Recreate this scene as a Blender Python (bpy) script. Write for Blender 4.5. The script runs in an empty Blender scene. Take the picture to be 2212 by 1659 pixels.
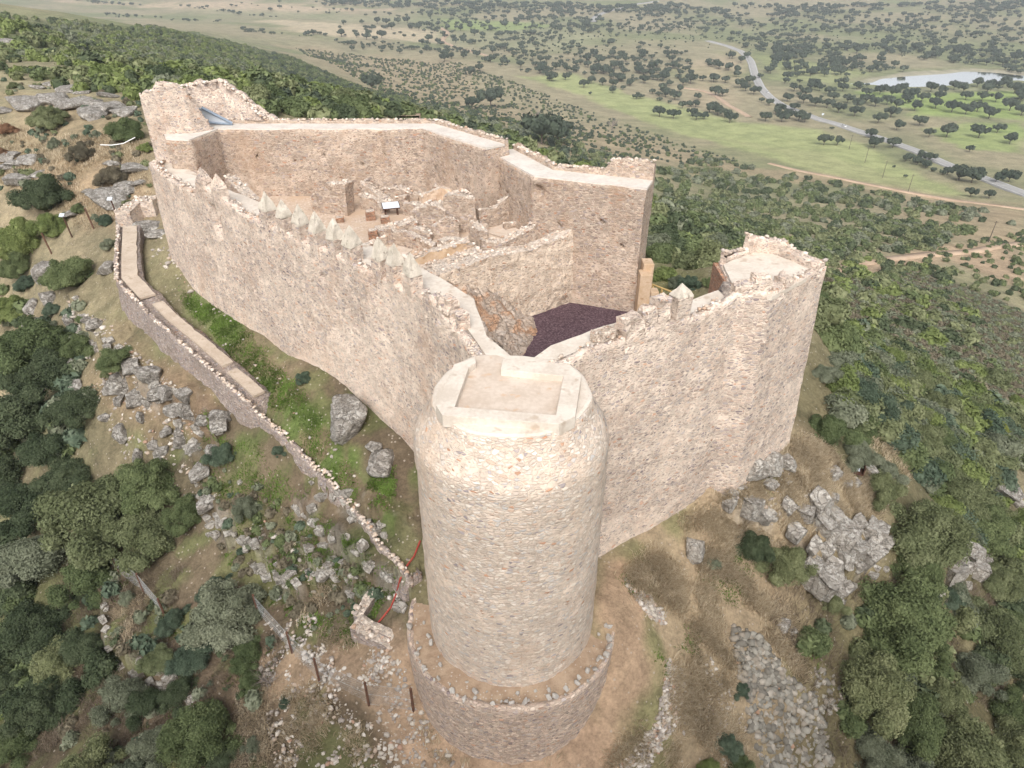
import bpy, math, random
import numpy as np
from mathutils import Vector, Matrix

C = bpy.context.scene
COL = C.collection
R0 = random.Random(7)

# ------------------------------------------------------------------ camera
PITCH = math.radians(33.0); FPX = 1480.0; CX, CY = 1106.0, 829.5
cp, sp = math.cos(PITCH), math.sin(PITCH)
cam = bpy.data.cameras.new('camera'); cam.sensor_width = 36; cam.lens = 36*FPX/2212
cam.clip_start = 0.5; cam.clip_end = 20000
camo = bpy.data.objects.new('camera', cam); COL.objects.link(camo)
camo.location = (0, 0, 0); camo.rotation_euler = (math.radians(90)-PITCH, 0, 0)
C.camera = camo

def P(px, py, z):
    """point of the plane z seen at photograph position px,py (survey of the site)"""
    u = (px-CX)/FPX; v = (CY-py)/FPX
    d = (u, cp+v*sp, -sp+v*cp)
    t = z/d[2]
    return (d[0]*t, d[1]*t, z)
def PX(px, py, z):
    a = P(px, py, z); return (a[0], a[1])
def proj(p):
    zd = p[1]*cp-p[2]*sp
    return CX+FPX*p[0]/zd, CY-FPX*(p[1]*sp+p[2]*cp)/zd, zd

# ------------------------------------------------------------------ noise
def _h(ix, iy, iz, seed):
    h = (ix.astype(np.int64)*73856093) ^ (iy.astype(np.int64)*19349663) ^ (iz.astype(np.int64)*83492791) ^ (seed*2654435)
    h = (h ^ (h >> 13)) * 1274126177
    h = (h ^ (h >> 16)) & 0xffffff
    return h/float(0xffffff)
def vn(p, seed=0):
    p = np.asarray(p, dtype=float); i = np.floor(p); f = p-i; f = f*f*(3-2*f)
    x, y, z = i[..., 0], i[..., 1], i[..., 2]
    fx, fy, fz = f[..., 0], f[..., 1], f[..., 2]
    def c(a, b, d): return _h(x+a, y+b, z+d, seed)
    x00 = c(0,0,0)*(1-fx)+c(1,0,0)*fx; x10 = c(0,1,0)*(1-fx)+c(1,1,0)*fx
    x01 = c(0,0,1)*(1-fx)+c(1,0,1)*fx; x11 = c(0,1,1)*(1-fx)+c(1,1,1)*fx
    return ((x00*(1-fy)+x10*fy)*(1-fz)+(x01*(1-fy)+x11*fy)*fz)*2-1
def fbm(p, octs=4, seed=0, gain=.5):
    p = np.asarray(p, dtype=float); a = 1.; s = 0.; t = 0.
    for k in range(octs):
        s = s+a*vn(p, seed+k*17); t += a; a *= gain; p = p*2.03+3.1
    return s/t
def n2(x, y, sc, octs=3, seed=0):
    x = np.asarray(x, dtype=float); y = np.asarray(y, dtype=float)
    return fbm(np.stack([x/sc, y/sc, np.zeros_like(x)], -1), octs, seed)
def sst(a, b, x):
    t = np.clip((x-a)/(b-a), 0, 1); return t*t*(3-2*t)
def n1(s, sc, octs=3, seed=0):
    s = np.asarray(s, dtype=float); return n2(s, np.zeros_like(s)+seed*7.3, sc, octs, seed)

# ------------------------------------------------------------------ terrain
CP = [  # photograph x, y, height below the camera
 (430,640,-21.2),(560,760,-21.7),(650,880,-22.3),(780,1000,-23.4),(840,1120,-24.2),(860,1230,-25.0),
 (300,780,-24.0),(400,880,-24.8),(500,960,-25.4),(620,1070,-26),(720,1200,-26.4),(800,1330,-26.6),
 (200,700,-24.8),(150,800,-27.0),(60,900,-30.5),(250,1000,-29.0),(400,1150,-29.6),(550,1250,-28.6),(650,1350,-27.8),
 (750,1450,-27.6),(850,1560,-28.6),(1000,1640,-28.9),(1106,1680,-29.0),(1230,1640,-28.9),(100,1250,-34),(250,1450,-32.5),(500,1550,-30.5),(0,1650,-36),
 (700,1640,-29.8),(100,600,-24),(40,700,-28),(150,500,-21.8),(250,440,-20.0),(100,420,-20.2),(50,330,-18.6),(200,340,-17.8),
 (280,320,-17.2),(100,260,-16.8),(250,230,-16.0),(50,200,-15.5),(340,480,-19.9),(0,500,-24),(0,420,-20.5),
 (0,130,-17.5),(150,140,-20.5),(300,170,-32),(0,60,-19),(100,80,-27),(500,240,-43),(300,120,-40),(100,30,-34),(0,12,-30),
 (640,110,-100),(450,70,-85),(600,180,-58),(850,200,-92),(750,250,-60),(1000,150,-112),(1000,250,-80),(1150,290,-75),
 (1300,340,-85),(1270,390,-70),(1500,480,-62),(1500,540,-36),(1430,600,-23.5),(1550,500,-56),(1700,490,-76),(1900,620,-62),
 (2100,560,-74),(2200,480,-90),(2212,420,-105),(1900,350,-112),(2000,430,-106),(1800,400,-104),(1600,400,-100),(1450,380,-92),(1600,300,-115),(1300,230,-116),
 (2100,170,-121),(1900,170,-121),(2212,180,-121),(2212,240,-119),(1500,100,-117),(1700,40,-116),(1000,50,-113),(600,30,-108),(1300,20,-112),(2212,60,-113),(2000,100,-120),
 (300,15,-104),(800,60,-110),(1106,4,-108),(1700,5,-106),(2212,8,-100),(500,6,-100),
 (1800,800,-31),(1850,870,-31),(1900,700,-42),(2000,900,-35),(2212,1000,-41),(2212,800,-54),(2100,700,-54),(1900,960,-27.6),
 (1850,1010,-26.4),(1750,955,-24.0),(1750,1050,-25.2),(1650,985,-23.3),(1600,1080,-24.9),(1520,1130,-24.9),(1430,1200,-24.9),(1340,1250,-25.0),
 (1345,1330,-25.3),(1350,1420,-25.9),(1330,1520,-27.4),(1500,1500,-28.3),(1420,1350,-26.2),(1700,1300,-28.3),(1850,1200,-29),(1800,1100,-26.8),(2000,1150,-32),
 (2000,1350,-34.5),(1750,1500,-31),(2212,1250,-41),(2200,1640,-39),(1700,1650,-32),(1400,1640,-29.6),
 (872,1330,-25.9),(868,1420,-26.3),(905,1520,-27.8),
 (1700,620,-22.0),(1600,575,-21.5),(1400,690,-20.6),
]
CW = [(11.4,27.4,-22.7),(13,28.6,-22.9),(16.,30.6,-23.2),(9.9,26.2,-24.2),(7,24.3,-24.7),(4.4,22.7,-24.8),(0,30,-22.5),(-6,38,-20.5),(0,34,-21),(-14,44,-19.5),(8,36,-20.8),(4,38,-20.6),(10,38,-20.8),(-24,49,-19),(-20,56,-19.5),(-8,56,-21),(0,52,-23),(8,46,-23.5),(14,34,-22.5),
      (-200,60,-20),(-80,20,-40),(-60,60,-24),(-150,150,-17),(0,8,-31),(-20,8,-37),(25,8,-41),(0,-20,-38),(-60,-40,-60),(60,-30,-70),
      (80,20,-65),(250,80,-118),(200,-100,-120),(-300,-100,-90),(-800,300,-60),(900,300,-122),(0,-300,-110),
      (-3000,3000,-60),(0,4500,-60),(3000,3000,-50),(-1500,800,-60),(5000,0,-90),(-5000,0,-90),(0,-5000,-110)]
_k = [P(*c) for c in CP]+[tuple(map(float, c)) for c in CW]
_k = np.array(_k)
def _pol(x, y):
    r = np.sqrt(x*x+y*y)+1e-6
    return np.stack([np.arctan2(x, y), np.log(r)], -1)
def _U(a, b):
    da = a[:, None, 0]-b[None, :, 0]; da = (da+np.pi) % (2*np.pi)-np.pi
    dr = a[:, None, 1]-b[None, :, 1]
    # softened 2-D distance; a cubic-like kernel keeps the slopes even
    d2 = da*da+dr*dr+1e-4
    return .5*d2*np.log(d2)
_kp = _pol(_k[:, 0], _k[:, 1]); _n = len(_k)
_A = np.zeros((_n+2, _n+2)); _A[:_n, :_n] = _U(_kp, _kp)+np.eye(_n)*0.0015
_A[:_n, _n] = 1; _A[:_n, _n+1] = _kp[:, 1]; _A[_n, :_n] = 1; _A[_n+1, :_n] = _kp[:, 1]
# work with log height so that the near ground keeps centimetres and the plain keeps metres
_w = np.linalg.solve(_A, np.concatenate([np.log(-_k[:, 2]), [0, 0]]))
LAKE_Z = -121.3
def inpoly(x, y, poly):
    x = np.asarray(x, float); y = np.asarray(y, float); r = np.zeros(x.shape, bool)
    n = len(poly); j = n-1
    for i in range(n):
        xi, yi = poly[i][:2]; xj, yj = poly[j][:2]
        if abs(yj-yi) > 1e-9:
            c = ((yi > y) != (yj > y)) & (x < (xj-xi)*(y-yi)/(yj-yi)+xi)
            r ^= c
        j = i
    return r
def pdist(x, y, poly, closed=True):
    x = np.asarray(x, float); y = np.asarray(y, float); best = np.full(x.shape, 1e18)
    n = len(poly)
    for i in range(n if closed else n-1):
        ax, ay = poly[i][:2]; bx, by = poly[(i+1) % n][:2]
        dx, dy = bx-ax, by-ay; L = dx*dx+dy*dy+1e-12
        t = np.clip(((x-ax)*dx+(y-ay)*dy)/L, 0, 1)
        best = np.minimum(best, (x-ax-t*dx)**2+(y-ay-t*dy)**2)
    return np.sqrt(best)
LAKE = [PX(a, b, LAKE_Z) for a, b in [(1815,181),(1880,178),(1900,170),(1960,164),(2040,159),(2080,154),(2140,156),(2200,162),(2260,165),(2260,180),(2200,174),(2120,178),(2080,184),(2000,188),(1930,189),(1890,184)]]
def tz0_slow(x, y):
    x = np.atleast_1d(np.asarray(x, float)); y = np.atleast_1d(np.asarray(y, float))
    out = np.empty(x.size); xf = x.ravel(); yf = y.ravel()
    for a in range(0, x.size, 20000):
        q = _pol(xf[a:a+20000], yf[a:a+20000])
        out[a:a+20000] = _U(q, _kp) @ _w[:_n] + _w[_n] + _w[_n+1]*q[:, 1]
    return -np.exp(out.reshape(x.shape))
_NA, _NR = 900, 420
_ga = np.linspace(-math.pi, math.pi, _NA+1); _gr = np.linspace(math.log(4.), math.log(12000.), _NR)
_GA, _GR = np.meshgrid(_ga, _gr, indexing='ij')
_T = np.log(-tz0_slow(np.exp(_GR)*np.sin(_GA), np.exp(_GR)*np.cos(_GA)))
def tz0(x, y):
    q = _pol(x, y); a = (q[..., 0]+math.pi)/(2*math.pi)*_NA; r = (q[..., 1]-_gr[0])/(_gr[1]-_gr[0])
    a = np.clip(a, 0, _NA-1e-6); r = np.clip(r, 0, _NR-1.001); i = a.astype(int); j = r.astype(int); fa = a-i; fr = r-j
    v = (_T[i, j]*(1-fa)+_T[i+1, j]*fa)*(1-fr)+(_T[i, j+1]*(1-fa)+_T[i+1, j+1]*fa)*fr
    return -np.exp(v)
LEDGE = [([(380,905),(405,960),(425,1030),(445,1090),(480,1140),(530,1180),(575,1235),(605,1262),(650,1300)], .8), ([(640,1095),(700,1165),(760,1212),(820,1262),(880,1300)], .7), ([(655,1200),(705,1243),(762,1265)], .5),
 ([(690,1048),(760,1108),(852,1162)], .5), ([(225,1300),(238,1402),(270,1440),(330,1470),(372,1500),(420,1560)], .8), ([(255,790),(300,850),(380,880),(430,930),(470,985)], .8), ([(1560,1092),(1640,1118),(1700,1165),(1735,1240)], .6),
 ([(1740,1235),(1790,1290),(1830,1262),(1900,1210)], .9), ([(2000,1240),(2060,1265),(2120,1235)], .8), ([(150,655),(185,720),(240,770)], .6)]
LEDW = None
def ledge_fields():
    global LEDW
    if LEDW is None:
        LEDW = []
        for pts, h in LEDGE:
            u = [];
            for a, b in pts:   # meet of the sight line with the smooth land
                ts = np.linspace(14, 80, 700); zz = tz0(ts*0, ts); U_ = (a-CX)/FPX; v = (CY-b)/FPX; d = np.array([U_, cp+v*sp, -sp+v*cp]); d /= math.hypot(d[0], d[1])
                k = np.argmax(d[2]*ts < tz0(d[0]*ts, d[1]*ts)); u.append((d[0]*ts[k], d[1]*ts[k]))
            LEDW.append((u, h))
    return LEDW
def ledge_at(x, y):
    """height step and rockiness of the rock ledges"""
    dz = np.zeros(x.shape); rk = np.zeros(x.shape)
    wx_ = n2(x, y, 1.1, 4, 301)*.55; wy_ = n2(x, y, 1.1, 4, 305)*.55; X = x+wx_; Y = y+wy_
    hv = n2(x, y, 2.2, 3, 309)
    for u, h in ledge_fields():
        ua = np.array(u); lo = ua.min(0)-3.5; hi = ua.max(0)+3.5; m = (X > lo[0]) & (X < hi[0]) & (Y > lo[1]) & (Y < hi[1])
        if not m.any(): continue
        Xm, Ym = X[m], Y[m]; best = np.full(Xm.shape, 1e9); sg = np.zeros(Xm.shape); end = np.zeros(Xm.shape)
        for i in range(len(u)-1):
            ax, ay = u[i]; bx, by = u[i+1]; dx, dy = bx-ax, by-ay; L = dx*dx+dy*dy; t0_ = ((Xm-ax)*dx+(Ym-ay)*dy)/L; t = np.clip(t0_, 0, 1)
            d = np.hypot(Xm-ax-t*dx, Ym-ay-t*dy); c = np.sign(dx*(Ym-ay)-dy*(Xm-ax)); e = ((i == 0) & (t0_ < 0)) | ((i == len(u)-2) & (t0_ > 1))
            k = d < best; best = np.where(k, d, best); sg = np.where(k, c, sg); end = np.where(k, e, end)
        # uphill side is towards the castle
        mid = ua.mean(0); dirn = ua[-1]-ua[0]; cs = np.sign(dirn[0]*(36-mid[1])-dirn[1]*(-4-mid[0])); up = sg*cs
        s_ = best*up; f = np.clip(1+hv[m]*.9, .25, 1.8)*h
        step = np.where(s_ > 0, np.exp(-s_/1.5), -.55*np.exp(s_/1.1)); edge = sst(-.10, .14, s_)*2-1
        v = np.where(s_ > 0, np.exp(-s_/1.5)*sst(-.1, .14, s_), -.55*np.exp(s_/1.1))*f*np.where(end > 0, np.exp(-best*2.5), 1)
        dz[m] += v; rk[m] = np.maximum(rk[m], (sst(-.55, -.05, s_)*(1-sst(.25, .75, s_)))*np.where(end > 0, np.exp(-best*2), 1))
    return dz, rk
def tz(x, y):
    """height of the land"""
    x = np.atleast_1d(np.asarray(x, float)); y = np.atleast_1d(np.asarray(y, float))
    z = tz0(x, y)
    r = np.sqrt(x*x+y*y)
    far = sst(60, 300, r)
    z = z + n2(x, y, 60, 3, 5)*2.2*far + n2(x, y, 260, 2, 9)*5*sst(600, 1400, r)
    near = 1-sst(50, 140, r)
    z = z + near*(n2(x, y, 2.6, 4, 3)*.28) + (1-near)*(1-far)*n2(x, y, 9, 3, 3)*.5
    nm = (r < 85) & (y > 0)
    if nm.any():
        z[nm] += ledge_at(x[nm], y[nm])[0]
    m = r > 500
    if m.any():
        xm, ym, zm = x[m], y[m], z[m]
        d = pdist(xm, ym, LAKE); ins = inpoly(xm, ym, LAKE); d = np.where(ins, -d, d)
        t = 1-sst(0, 160, d)
        z[m] = zm*(1-t)+(LAKE_Z+np.clip(d*.03, -2, 5)+.05)*t
    return z
def tz1(x, y): return float(tz(x, y)[0])
def hit(pts):
    """where the sight lines through photograph positions meet the land"""
    a = np.array(pts, float); u = (a[:, 0]-CX)/FPX; v = (CY-a[:, 1])/FPX
    dx = u; dy = cp+v*sp; dz = -sp+v*cp
    L = np.sqrt(dx*dx+dy*dy)
    ts = np.exp(np.linspace(math.log(12), math.log(5000), 260)); n = len(a)
    lo = np.full(n, ts[0]); hi = np.full(n, ts[-1])
    for k0 in range(0, n, 200):
        k1 = min(n, k0+200); s = ts[None, :]/L[k0:k1, None]
        below = dz[k0:k1, None]*s < tz0(dx[k0:k1, None]*s, dy[k0:k1, None]*s)+.6
        i = np.where(below.any(1), below.argmax(1), len(ts)-1)
        lo[k0:k1] = ts[np.maximum(i-2, 0)]; hi[k0:k1] = ts[i]*1.06
    # march finely over the full surface inside the bracket
    for _ in range(1):
        tt = lo[:, None]+(hi-lo)[:, None]*np.linspace(0, 1, 40)[None, :]; s = tt/L[:, None]
        below = dz[:, None]*s < tz(dx[:, None]*s, dy[:, None]*s); i = np.where(below.any(1), below.argmax(1), 39); i = np.maximum(i, 1)
        lo = tt[np.arange(n), i-1]; hi = tt[np.arange(n), i]
    for _ in range(7):
        mid = (lo+hi)/2; s = mid/L
        b = dz*s < tz(dx*s, dy*s)
        hi = np.where(b, mid, hi); lo = np.where(b, lo, mid)
    s = hi/L
    return np.stack([dx*s, dy*s, dz*s], -1)
def wpoly(pts): return [tuple(p[:2]) for p in hit(pts)]

# ------------------------------------------------------------------ objects
def link(o): COL.objects.link(o); return o
def tag(o, label=None, cat=None, group=None, kind=None):
    if label: o['label'] = label
    if cat: o['category'] = cat
    if group: o['group'] = group
    if kind: o['kind'] = kind
    return o
def empty(name, loc, label, cat, group=None, rz=0.):
    o = bpy.data.objects.new(name, None); o.empty_display_size = .3
    o.location = loc; o.rotation_euler = (0, 0, rz)
    return tag(link(o), label, cat, group)
def mesh(name, verts, faces, mats, mi=None, smooth=False):
    me = bpy.data.meshes.new(name)
    verts = np.asarray(verts, dtype=np.float32).reshape(-1, 3)
    if isinstance(faces, np.ndarray):
        k = faces.shape[1]; nf = len(faces)
        me.vertices.add(len(verts)); me.vertices.foreach_set('co', verts.ravel())
        me.loops.add(nf*k); me.loops.foreach_set('vertex_index', faces.astype(np.int32).ravel())
        me.polygons.add(nf); me.polygons.foreach_set('loop_start', np.arange(0, nf*k, k, dtype=np.int32))
        me.polygons.foreach_set('loop_total', np.full(nf, k, dtype=np.int32))
    else:
        me.from_pydata(verts.tolist(), [], faces)
    for m in (mats if isinstance(mats, (list, tuple)) else [mats]):
        if m is not None: me.materials.append(m)
    if mi is not None: me.polygons.foreach_set('material_index', np.asarray(mi, dtype=np.int32))
    if smooth: me.polygons.foreach_set('use_smooth', np.ones(len(me.polygons), dtype=bool))
    me.update(calc_edges=True); me.validate()
    return me
def obj(name, me, parent=None):
    o = bpy.data.objects.new(name, me); link(o)
    if parent is not None: o.parent = parent
    return o
class MB:
    """collects pieces of one mesh"""
    def __init__(s): s.v = []; s.f = []; s.m = []; s.n = 0
    def add(s, v, f, m=0):
        v = np.asarray(v, float).reshape(-1, 3); s.v.append(v)
        s.f += [tuple(int(i)+s.n for i in q) for q in f]
        s.m += [m]*len(f) if np.isscalar(m) else list(m)
        s.n += len(v); return s
    def box(s, c, size, rz=0, m=0, jit=0, rx=0):
        x, y, z = [q/2 for q in size]
        v = np.array([(a*x, b*y, d*z) for d in (-1, 1) for a, b in ((-1,-1),(1,-1),(1,1),(-1,1))])
        if jit: v += (np.random.RandomState(s.n+3).rand(*v.shape)-.5)*jit
        if rx: v = v @ np.array(Matrix.Rotation(rx, 3, 'X')).T
        v = v @ np.array(Matrix.Rotation(rz, 3, 'Z')).T + np.array(c)
        return s.add(v, [(3,2,1,0),(4,5,6,7),(0,1,5,4),(1,2,6,5),(2,3,7,6),(3,0,4,7)], m)
    def tube(s, pts, r, k=6, m=0, r1=None):
        pts = [Vector(p) for p in pts]; n = len(pts); V = []
        for i, p in enumerate(pts):
            d = (pts[min(i+1, n-1)]-pts[max(i-1, 0)]).normalized()
            a = d.cross(Vector((0,0,1))) if abs(d.z) < .95 else d.cross(Vector((1,0,0)))
            a.normalize(); b = d.cross(a)
            rr = r if r1 is None else r+(r1-r)*i/(n-1)
            V += [tuple(p+(a*math.cos(t)+b*math.sin(t))*rr) for t in [2*math.pi*j/k for j in range(k)]]
        F = [(i*k+j, i*k+(j+1)%k, (i+1)*k+(j+1)%k, (i+1)*k+j) for i in range(n-1) for j in range(k)]
        F += [tuple(reversed(range(k))), tuple((n-1)*k+j for j in range(k))]
        return s.add(V, F, m)
    def build(s, name, mats, parent=None, base=(0,0,0), smooth=False):
        return obj(name, mesh(name, np.concatenate(s.v)-np.array(base), s.f, mats, s.m, smooth), parent)
def grid_faces(n, m, closed=False):
    """faces of an n by m point grid"""
    i = np.arange(n-1)[:, None]*m; j = np.arange(m if closed else m-1)[None, :]; j2 = (j+1) % m
    return np.stack([i+j, i+j2, i+m+j2, i+m+j], -1).reshape(-1, 4)
def jitter(v, amp, sc, seed=0):
    v = np.asarray(v, float); q = v/sc
    d = np.stack([fbm(q+11*k, 2, seed+k*5) for k in range(3)], -1)
    return v+d*amp

# ------------------------------------------------------------------ materials
class NT:
    def __init__(s, name):
        s.mat = bpy.data.materials.new(name); s.mat.use_nodes = True; s.t = s.mat.node_tree
        for n in list(s.t.nodes): s.t.nodes.remove(n)
        s.out = s.t.nodes.new('ShaderNodeOutputMaterial')
    def n(s, typ, ins=None, **kw):
        nd = s.t.nodes.new('ShaderNode'+typ)
        for k, v in kw.items(): setattr(nd, k, v)
        for k, v in (ins or {}).items():
            sock = nd.inputs[k]
            if isinstance(v, bpy.types.NodeSocket): s.t.links.new(v, sock)
            else: sock.default_value = v
        return nd
    def ramp(s, fac, stops, interp='LINEAR'):
        nd = s.n('ValToRGB', {0: fac}); cr = nd.color_ramp; cr.interpolation = interp
        while len(cr.elements) < len(stops): cr.elements.new(.5)
        for e, (p, c) in zip(cr.elements, stops): e.position = p; e.color = (*c, 1) if len(c) == 3 else c
        return nd.outputs[0]
    def mix(s, fac, a, b, mode='MIX'):
        nd = s.n('Mix', data_type='RGBA', blend_type=mode, clamp_result=False)
        for i, v in ((0, fac), (6, a), (7, b)):
            if isinstance(v, bpy.types.NodeSocket): s.t.links.new(v, nd.inputs[i])
            else: nd.inputs[i].default_value = v if i == 0 else (*v, 1)[:4]
        return nd.outputs[2]
    def math(s, op, a, b=0., c=0.):
        nd = s.n('Math', operation=op)
        for i, v in enumerate((a, b, c)):
            if isinstance(v, bpy.types.NodeSocket): s.t.links.new(v, nd.inputs[i])
            else: nd.inputs[i].default_value = v
        return nd.outputs[0]
    def noise(s, vec, scale, detail=3, rough=.55):
        return s.n('TexNoise', {'Vector': vec, 'Scale': scale, 'Detail': detail, 'Roughness': rough}).outputs[0]
    def smooth(s, x, a, b):
        nd = s.n('MapRange', {0: x, 1: a, 2: b, 3: 0., 4: 1.}, interpolation_type='SMOOTHSTEP'); return nd.outputs[0]
    def bsdf(s, col, rough=.9, bump=None, bstr=.5, bdist=.05, spec=.2):
        ins = {'Base Color': col, 'Roughness': rough, 'Specular IOR Level': spec}
        if not isinstance(col, bpy.types.NodeSocket): ins['Base Color'] = (*col, 1)
        if bump is not None:
            ins['Normal'] = s.n('Bump', {'Height': bump, 'Strength': bstr, 'Distance': bdist}).outputs[0]
        b = s.n('BsdfPrincipled', ins); s.t.links.new(b.outputs[0], s.out.inputs[0]); return s.mat

def stone_mat(name, stones, mortar, scale=4.2, flat=1.9, plaster=.35, mort_w=.10, dirt=(.22,.15,.1), dirt_amt=.25, tone=1., bumpd=.06, con=1.):
    t = NT(name); co = t.n('TexCoord').outputs['Object']
    wob = t.n('TexNoise', {'Vector': co, 'Scale': 1.6, 'Detail': 3.}).outputs[1]
    v = t.n('VectorMath', {0: wob, 1: (.5,.5,.5)}, operation='SUBTRACT').outputs[0]
    v = t.n('VectorMath', {0: v, 'Scale': .22}, operation='SCALE').outputs[0]
    v = t.n('VectorMath', {0: co, 1: v}, operation='ADD').outputs[0]
    v = t.n('VectorMath', {0: v, 1: (1., 1., flat)}, operation='MULTIPLY').outputs[0]
    f1 = t.n('TexVoronoi', {'Vector': v, 'Scale': scale}, feature='F1')
    ed = t.n('TexVoronoi', {'Vector': v, 'Scale': scale}, feature='DISTANCE_TO_EDGE').outputs[0]
    sep = t.n('SeparateColor', {0: f1.outputs['Color']})
    r1, r2 = sep.outputs[0], sep.outputs[1]
    st = t.ramp(r1, stones, 'CONSTANT')
    st = t.mix(t.math('MULTIPLY', r2, .15), st, mortar)
    st = t.mix(1., st, t.mix(sep.outputs[2], (1-.34*con,1-.34*con,1-.33*con), (1+.2*con,1+.19*con,1+.17*con)), 'MULTIPLY')
    st = t.mix(.6, st, t.mix(t.noise(co, 14, 3), (.78,.78,.78), (1.2,1.2,1.2)), 'MULTIPLY')
    big = t.noise(co, .23, 4, .6); mid = t.noise(co, 1.1, 3)
    bandv = t.noise(t.n('VectorMath', {0: co, 1: (.06,.06,.75)}, operation='MULTIPLY').outputs[0], 1., 3, .6)
    cover = t.smooth(t.math('ADD', t.math('ADD', t.math('MULTIPLY', big, .45), t.math('MULTIPLY', bandv, .3)), t.math('MULTIPLY', mid, .25)), .62-plaster*.35, .74-plaster*.35)
    w = t.math('MULTIPLY_ADD', cover, .30, mort_w)
    mm = t.smooth(ed, t.math('MULTIPLY', w, .35), w)
    # some stones stay proud of the mortar even where it is thick
    proud = t.math('GREATER_THAN', sep.outputs[2], .72)
    mm2 = t.math('MAXIMUM', mm, t.math('MULTIPLY', proud, t.smooth(ed, .04, .12)))
    mcol = t.mix(t.smooth(t.noise(co, 2.2, 5, .65), .3, .7), tuple(c*.80 for c in mortar), tuple(min(.86, c*1.14) for c in mortar))
    col = t.mix(mm2, mcol, st)
    v2 = t.n('TexVoronoi', {'Vector': v, 'Scale': scale*2.1}, feature='F1')
    spk = t.math('MULTIPLY', t.math('GREATER_THAN', t.n('SeparateColor', {0: v2.outputs['Color']}).outputs[0], .80), t.smooth(v2.outputs['Distance'], .42, .30))
    col = t.mix(t.math('MULTIPLY', spk, .7*con), col, tuple(c*.50 for c in mortar))
    joint = t.math('MULTIPLY', t.smooth(ed, .05, .0), mm2)
    edgej = t.math('MULTIPLY', t.smooth(t.math('ABSOLUTE', t.math('SUBTRACT', ed, w)), .03, .0), t.math('SUBTRACT', 1., cover))
    col = t.mix(t.math('MULTIPLY', edgej, .55*con), col, tuple(c*.52 for c in mortar))
    # stains and repairs with their own outlines
    dn = t.smooth(t.noise(t.n('VectorMath', {0: co, 1: (1,1,.55)}, operation='MULTIPLY').outputs[0], .5, 8, .72), .5, .68)
    col = t.mix(t.math('MULTIPLY', dn, dirt_amt), col, dirt)
    g = t.mix(t.noise(co, .12, 2), (.84*tone,)*3, (1.14*tone,)*3)
    col = t.mix(1., col, g, 'MULTIPLY')
    hgt = t.math('ADD', t.math('MULTIPLY', t.smooth(ed, 0., .16), mm2), t.math('MULTIPLY', t.noise(co, 22, 3), .35))
    hgt = t.math('ADD', hgt, t.math('MULTIPLY', r2, .35))
    return t.bsdf(col, .93, hgt, .9, bumpd, .15)

ST_TOWER = [(0,(.70,.61,.53)),(.18,(.64,.54,.45)),(.34,(.74,.67,.60)),(.5,(.60,.50,.42)),(.62,(.68,.57,.49)),(.74,(.57,.54,.52)),(.82,(.72,.65,.57)),(.9,(.62,.46,.36)),(.945,(.46,.41,.41)),(.972,(.54,.30,.19)),(.986,(.34,.30,.31))]
ST_WALL = [(0,(.62,.52,.45)),(.15,(.56,.46,.40)),(.3,(.68,.60,.53)),(.45,(.52,.43,.39)),(.58,(.62,.50,.42)),(.7,(.47,.43,.43)),(.8,(.64,.56,.50)),(.88,(.38,.33,.33)),(.93,(.55,.36,.27)),(.965,(.28,.24,.26))]
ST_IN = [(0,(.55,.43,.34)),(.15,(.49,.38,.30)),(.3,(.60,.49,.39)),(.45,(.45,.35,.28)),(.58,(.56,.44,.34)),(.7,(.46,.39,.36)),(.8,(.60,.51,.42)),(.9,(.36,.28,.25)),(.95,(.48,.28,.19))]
M = {}
M['tower'] = stone_mat('tower_masonry', ST_TOWER, (.66,.545,.45), 4.7, 2.1, .42, .11, (.60,.45,.34), .5, bumpd=.025, con=.6)
M['ring'] = stone_mat('ring_masonry', [(p,(c[0]*1.0,c[1]*.95,c[2]*.91)) for p,c in ST_WALL], (.58,.46,.37), 5.2, 2.0, .1, .12, (.34,.25,.2), .4, bumpd=.04)
M['wall'] = stone_mat('wall_masonry', [(p,(c[0]*.98,c[1]*.93,c[2]*.90)) for p,c in ST_WALL], (.68,.57,.48), 4.5, 2.0, .5, .10, (.56,.38,.27), .4, bumpd=.03)
M['wall_r'] = stone_mat('wall_masonry_pale', [(p,(c[0]*1.0,c[1]*.96,c[2]*.93)) for p,c in ST_WALL], (.69,.58,.49), 4.5, 2.1, .5, .10, (.58,.42,.32), .35, bumpd=.03)
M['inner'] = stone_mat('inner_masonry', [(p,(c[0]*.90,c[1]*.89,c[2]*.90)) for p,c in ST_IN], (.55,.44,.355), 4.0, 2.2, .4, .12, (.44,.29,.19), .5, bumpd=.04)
M['cross'] = stone_mat('cross_wall_masonry', [(p,(c[0]*1.05,c[1]*1.04,c[2]*1.03)) for p,c in ST_IN], (.68,.56,.45), 4.0, 2.2, .65, .12, (.46,.32,.22), .4, bumpd=.04)
M['low'] = stone_mat('low_wall_masonry', [(p,(c[0]*.8,c[1]*.8,c[2]*.84)) for p,c in ST_WALL], (.40,.33,.28), 6., 1.9, .1, .12, (.24,.18,.14), .5, bumpd=.05)
M['brick'] = stone_mat('brick_masonry', [(0,(.5,.26,.16)),(.3,(.42,.2,.12)),(.6,(.54,.32,.21)),(.85,(.34,.17,.12))], (.5,.36,.27), 5, 3.2, .1, .12, (.4,.2,.12), .3)
M['rubble'] = stone_mat('broken_masonry', [(0,(.70,.61,.53)),(.3,(.58,.48,.40)),(.55,(.72,.64,.57)),(.8,(.54,.46,.40)),(.93,(.52,.36,.28))], (.66,.56,.47), 6.5, 1.2, .0, .14, (.42,.31,.23), .4, bumpd=.06)
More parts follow.
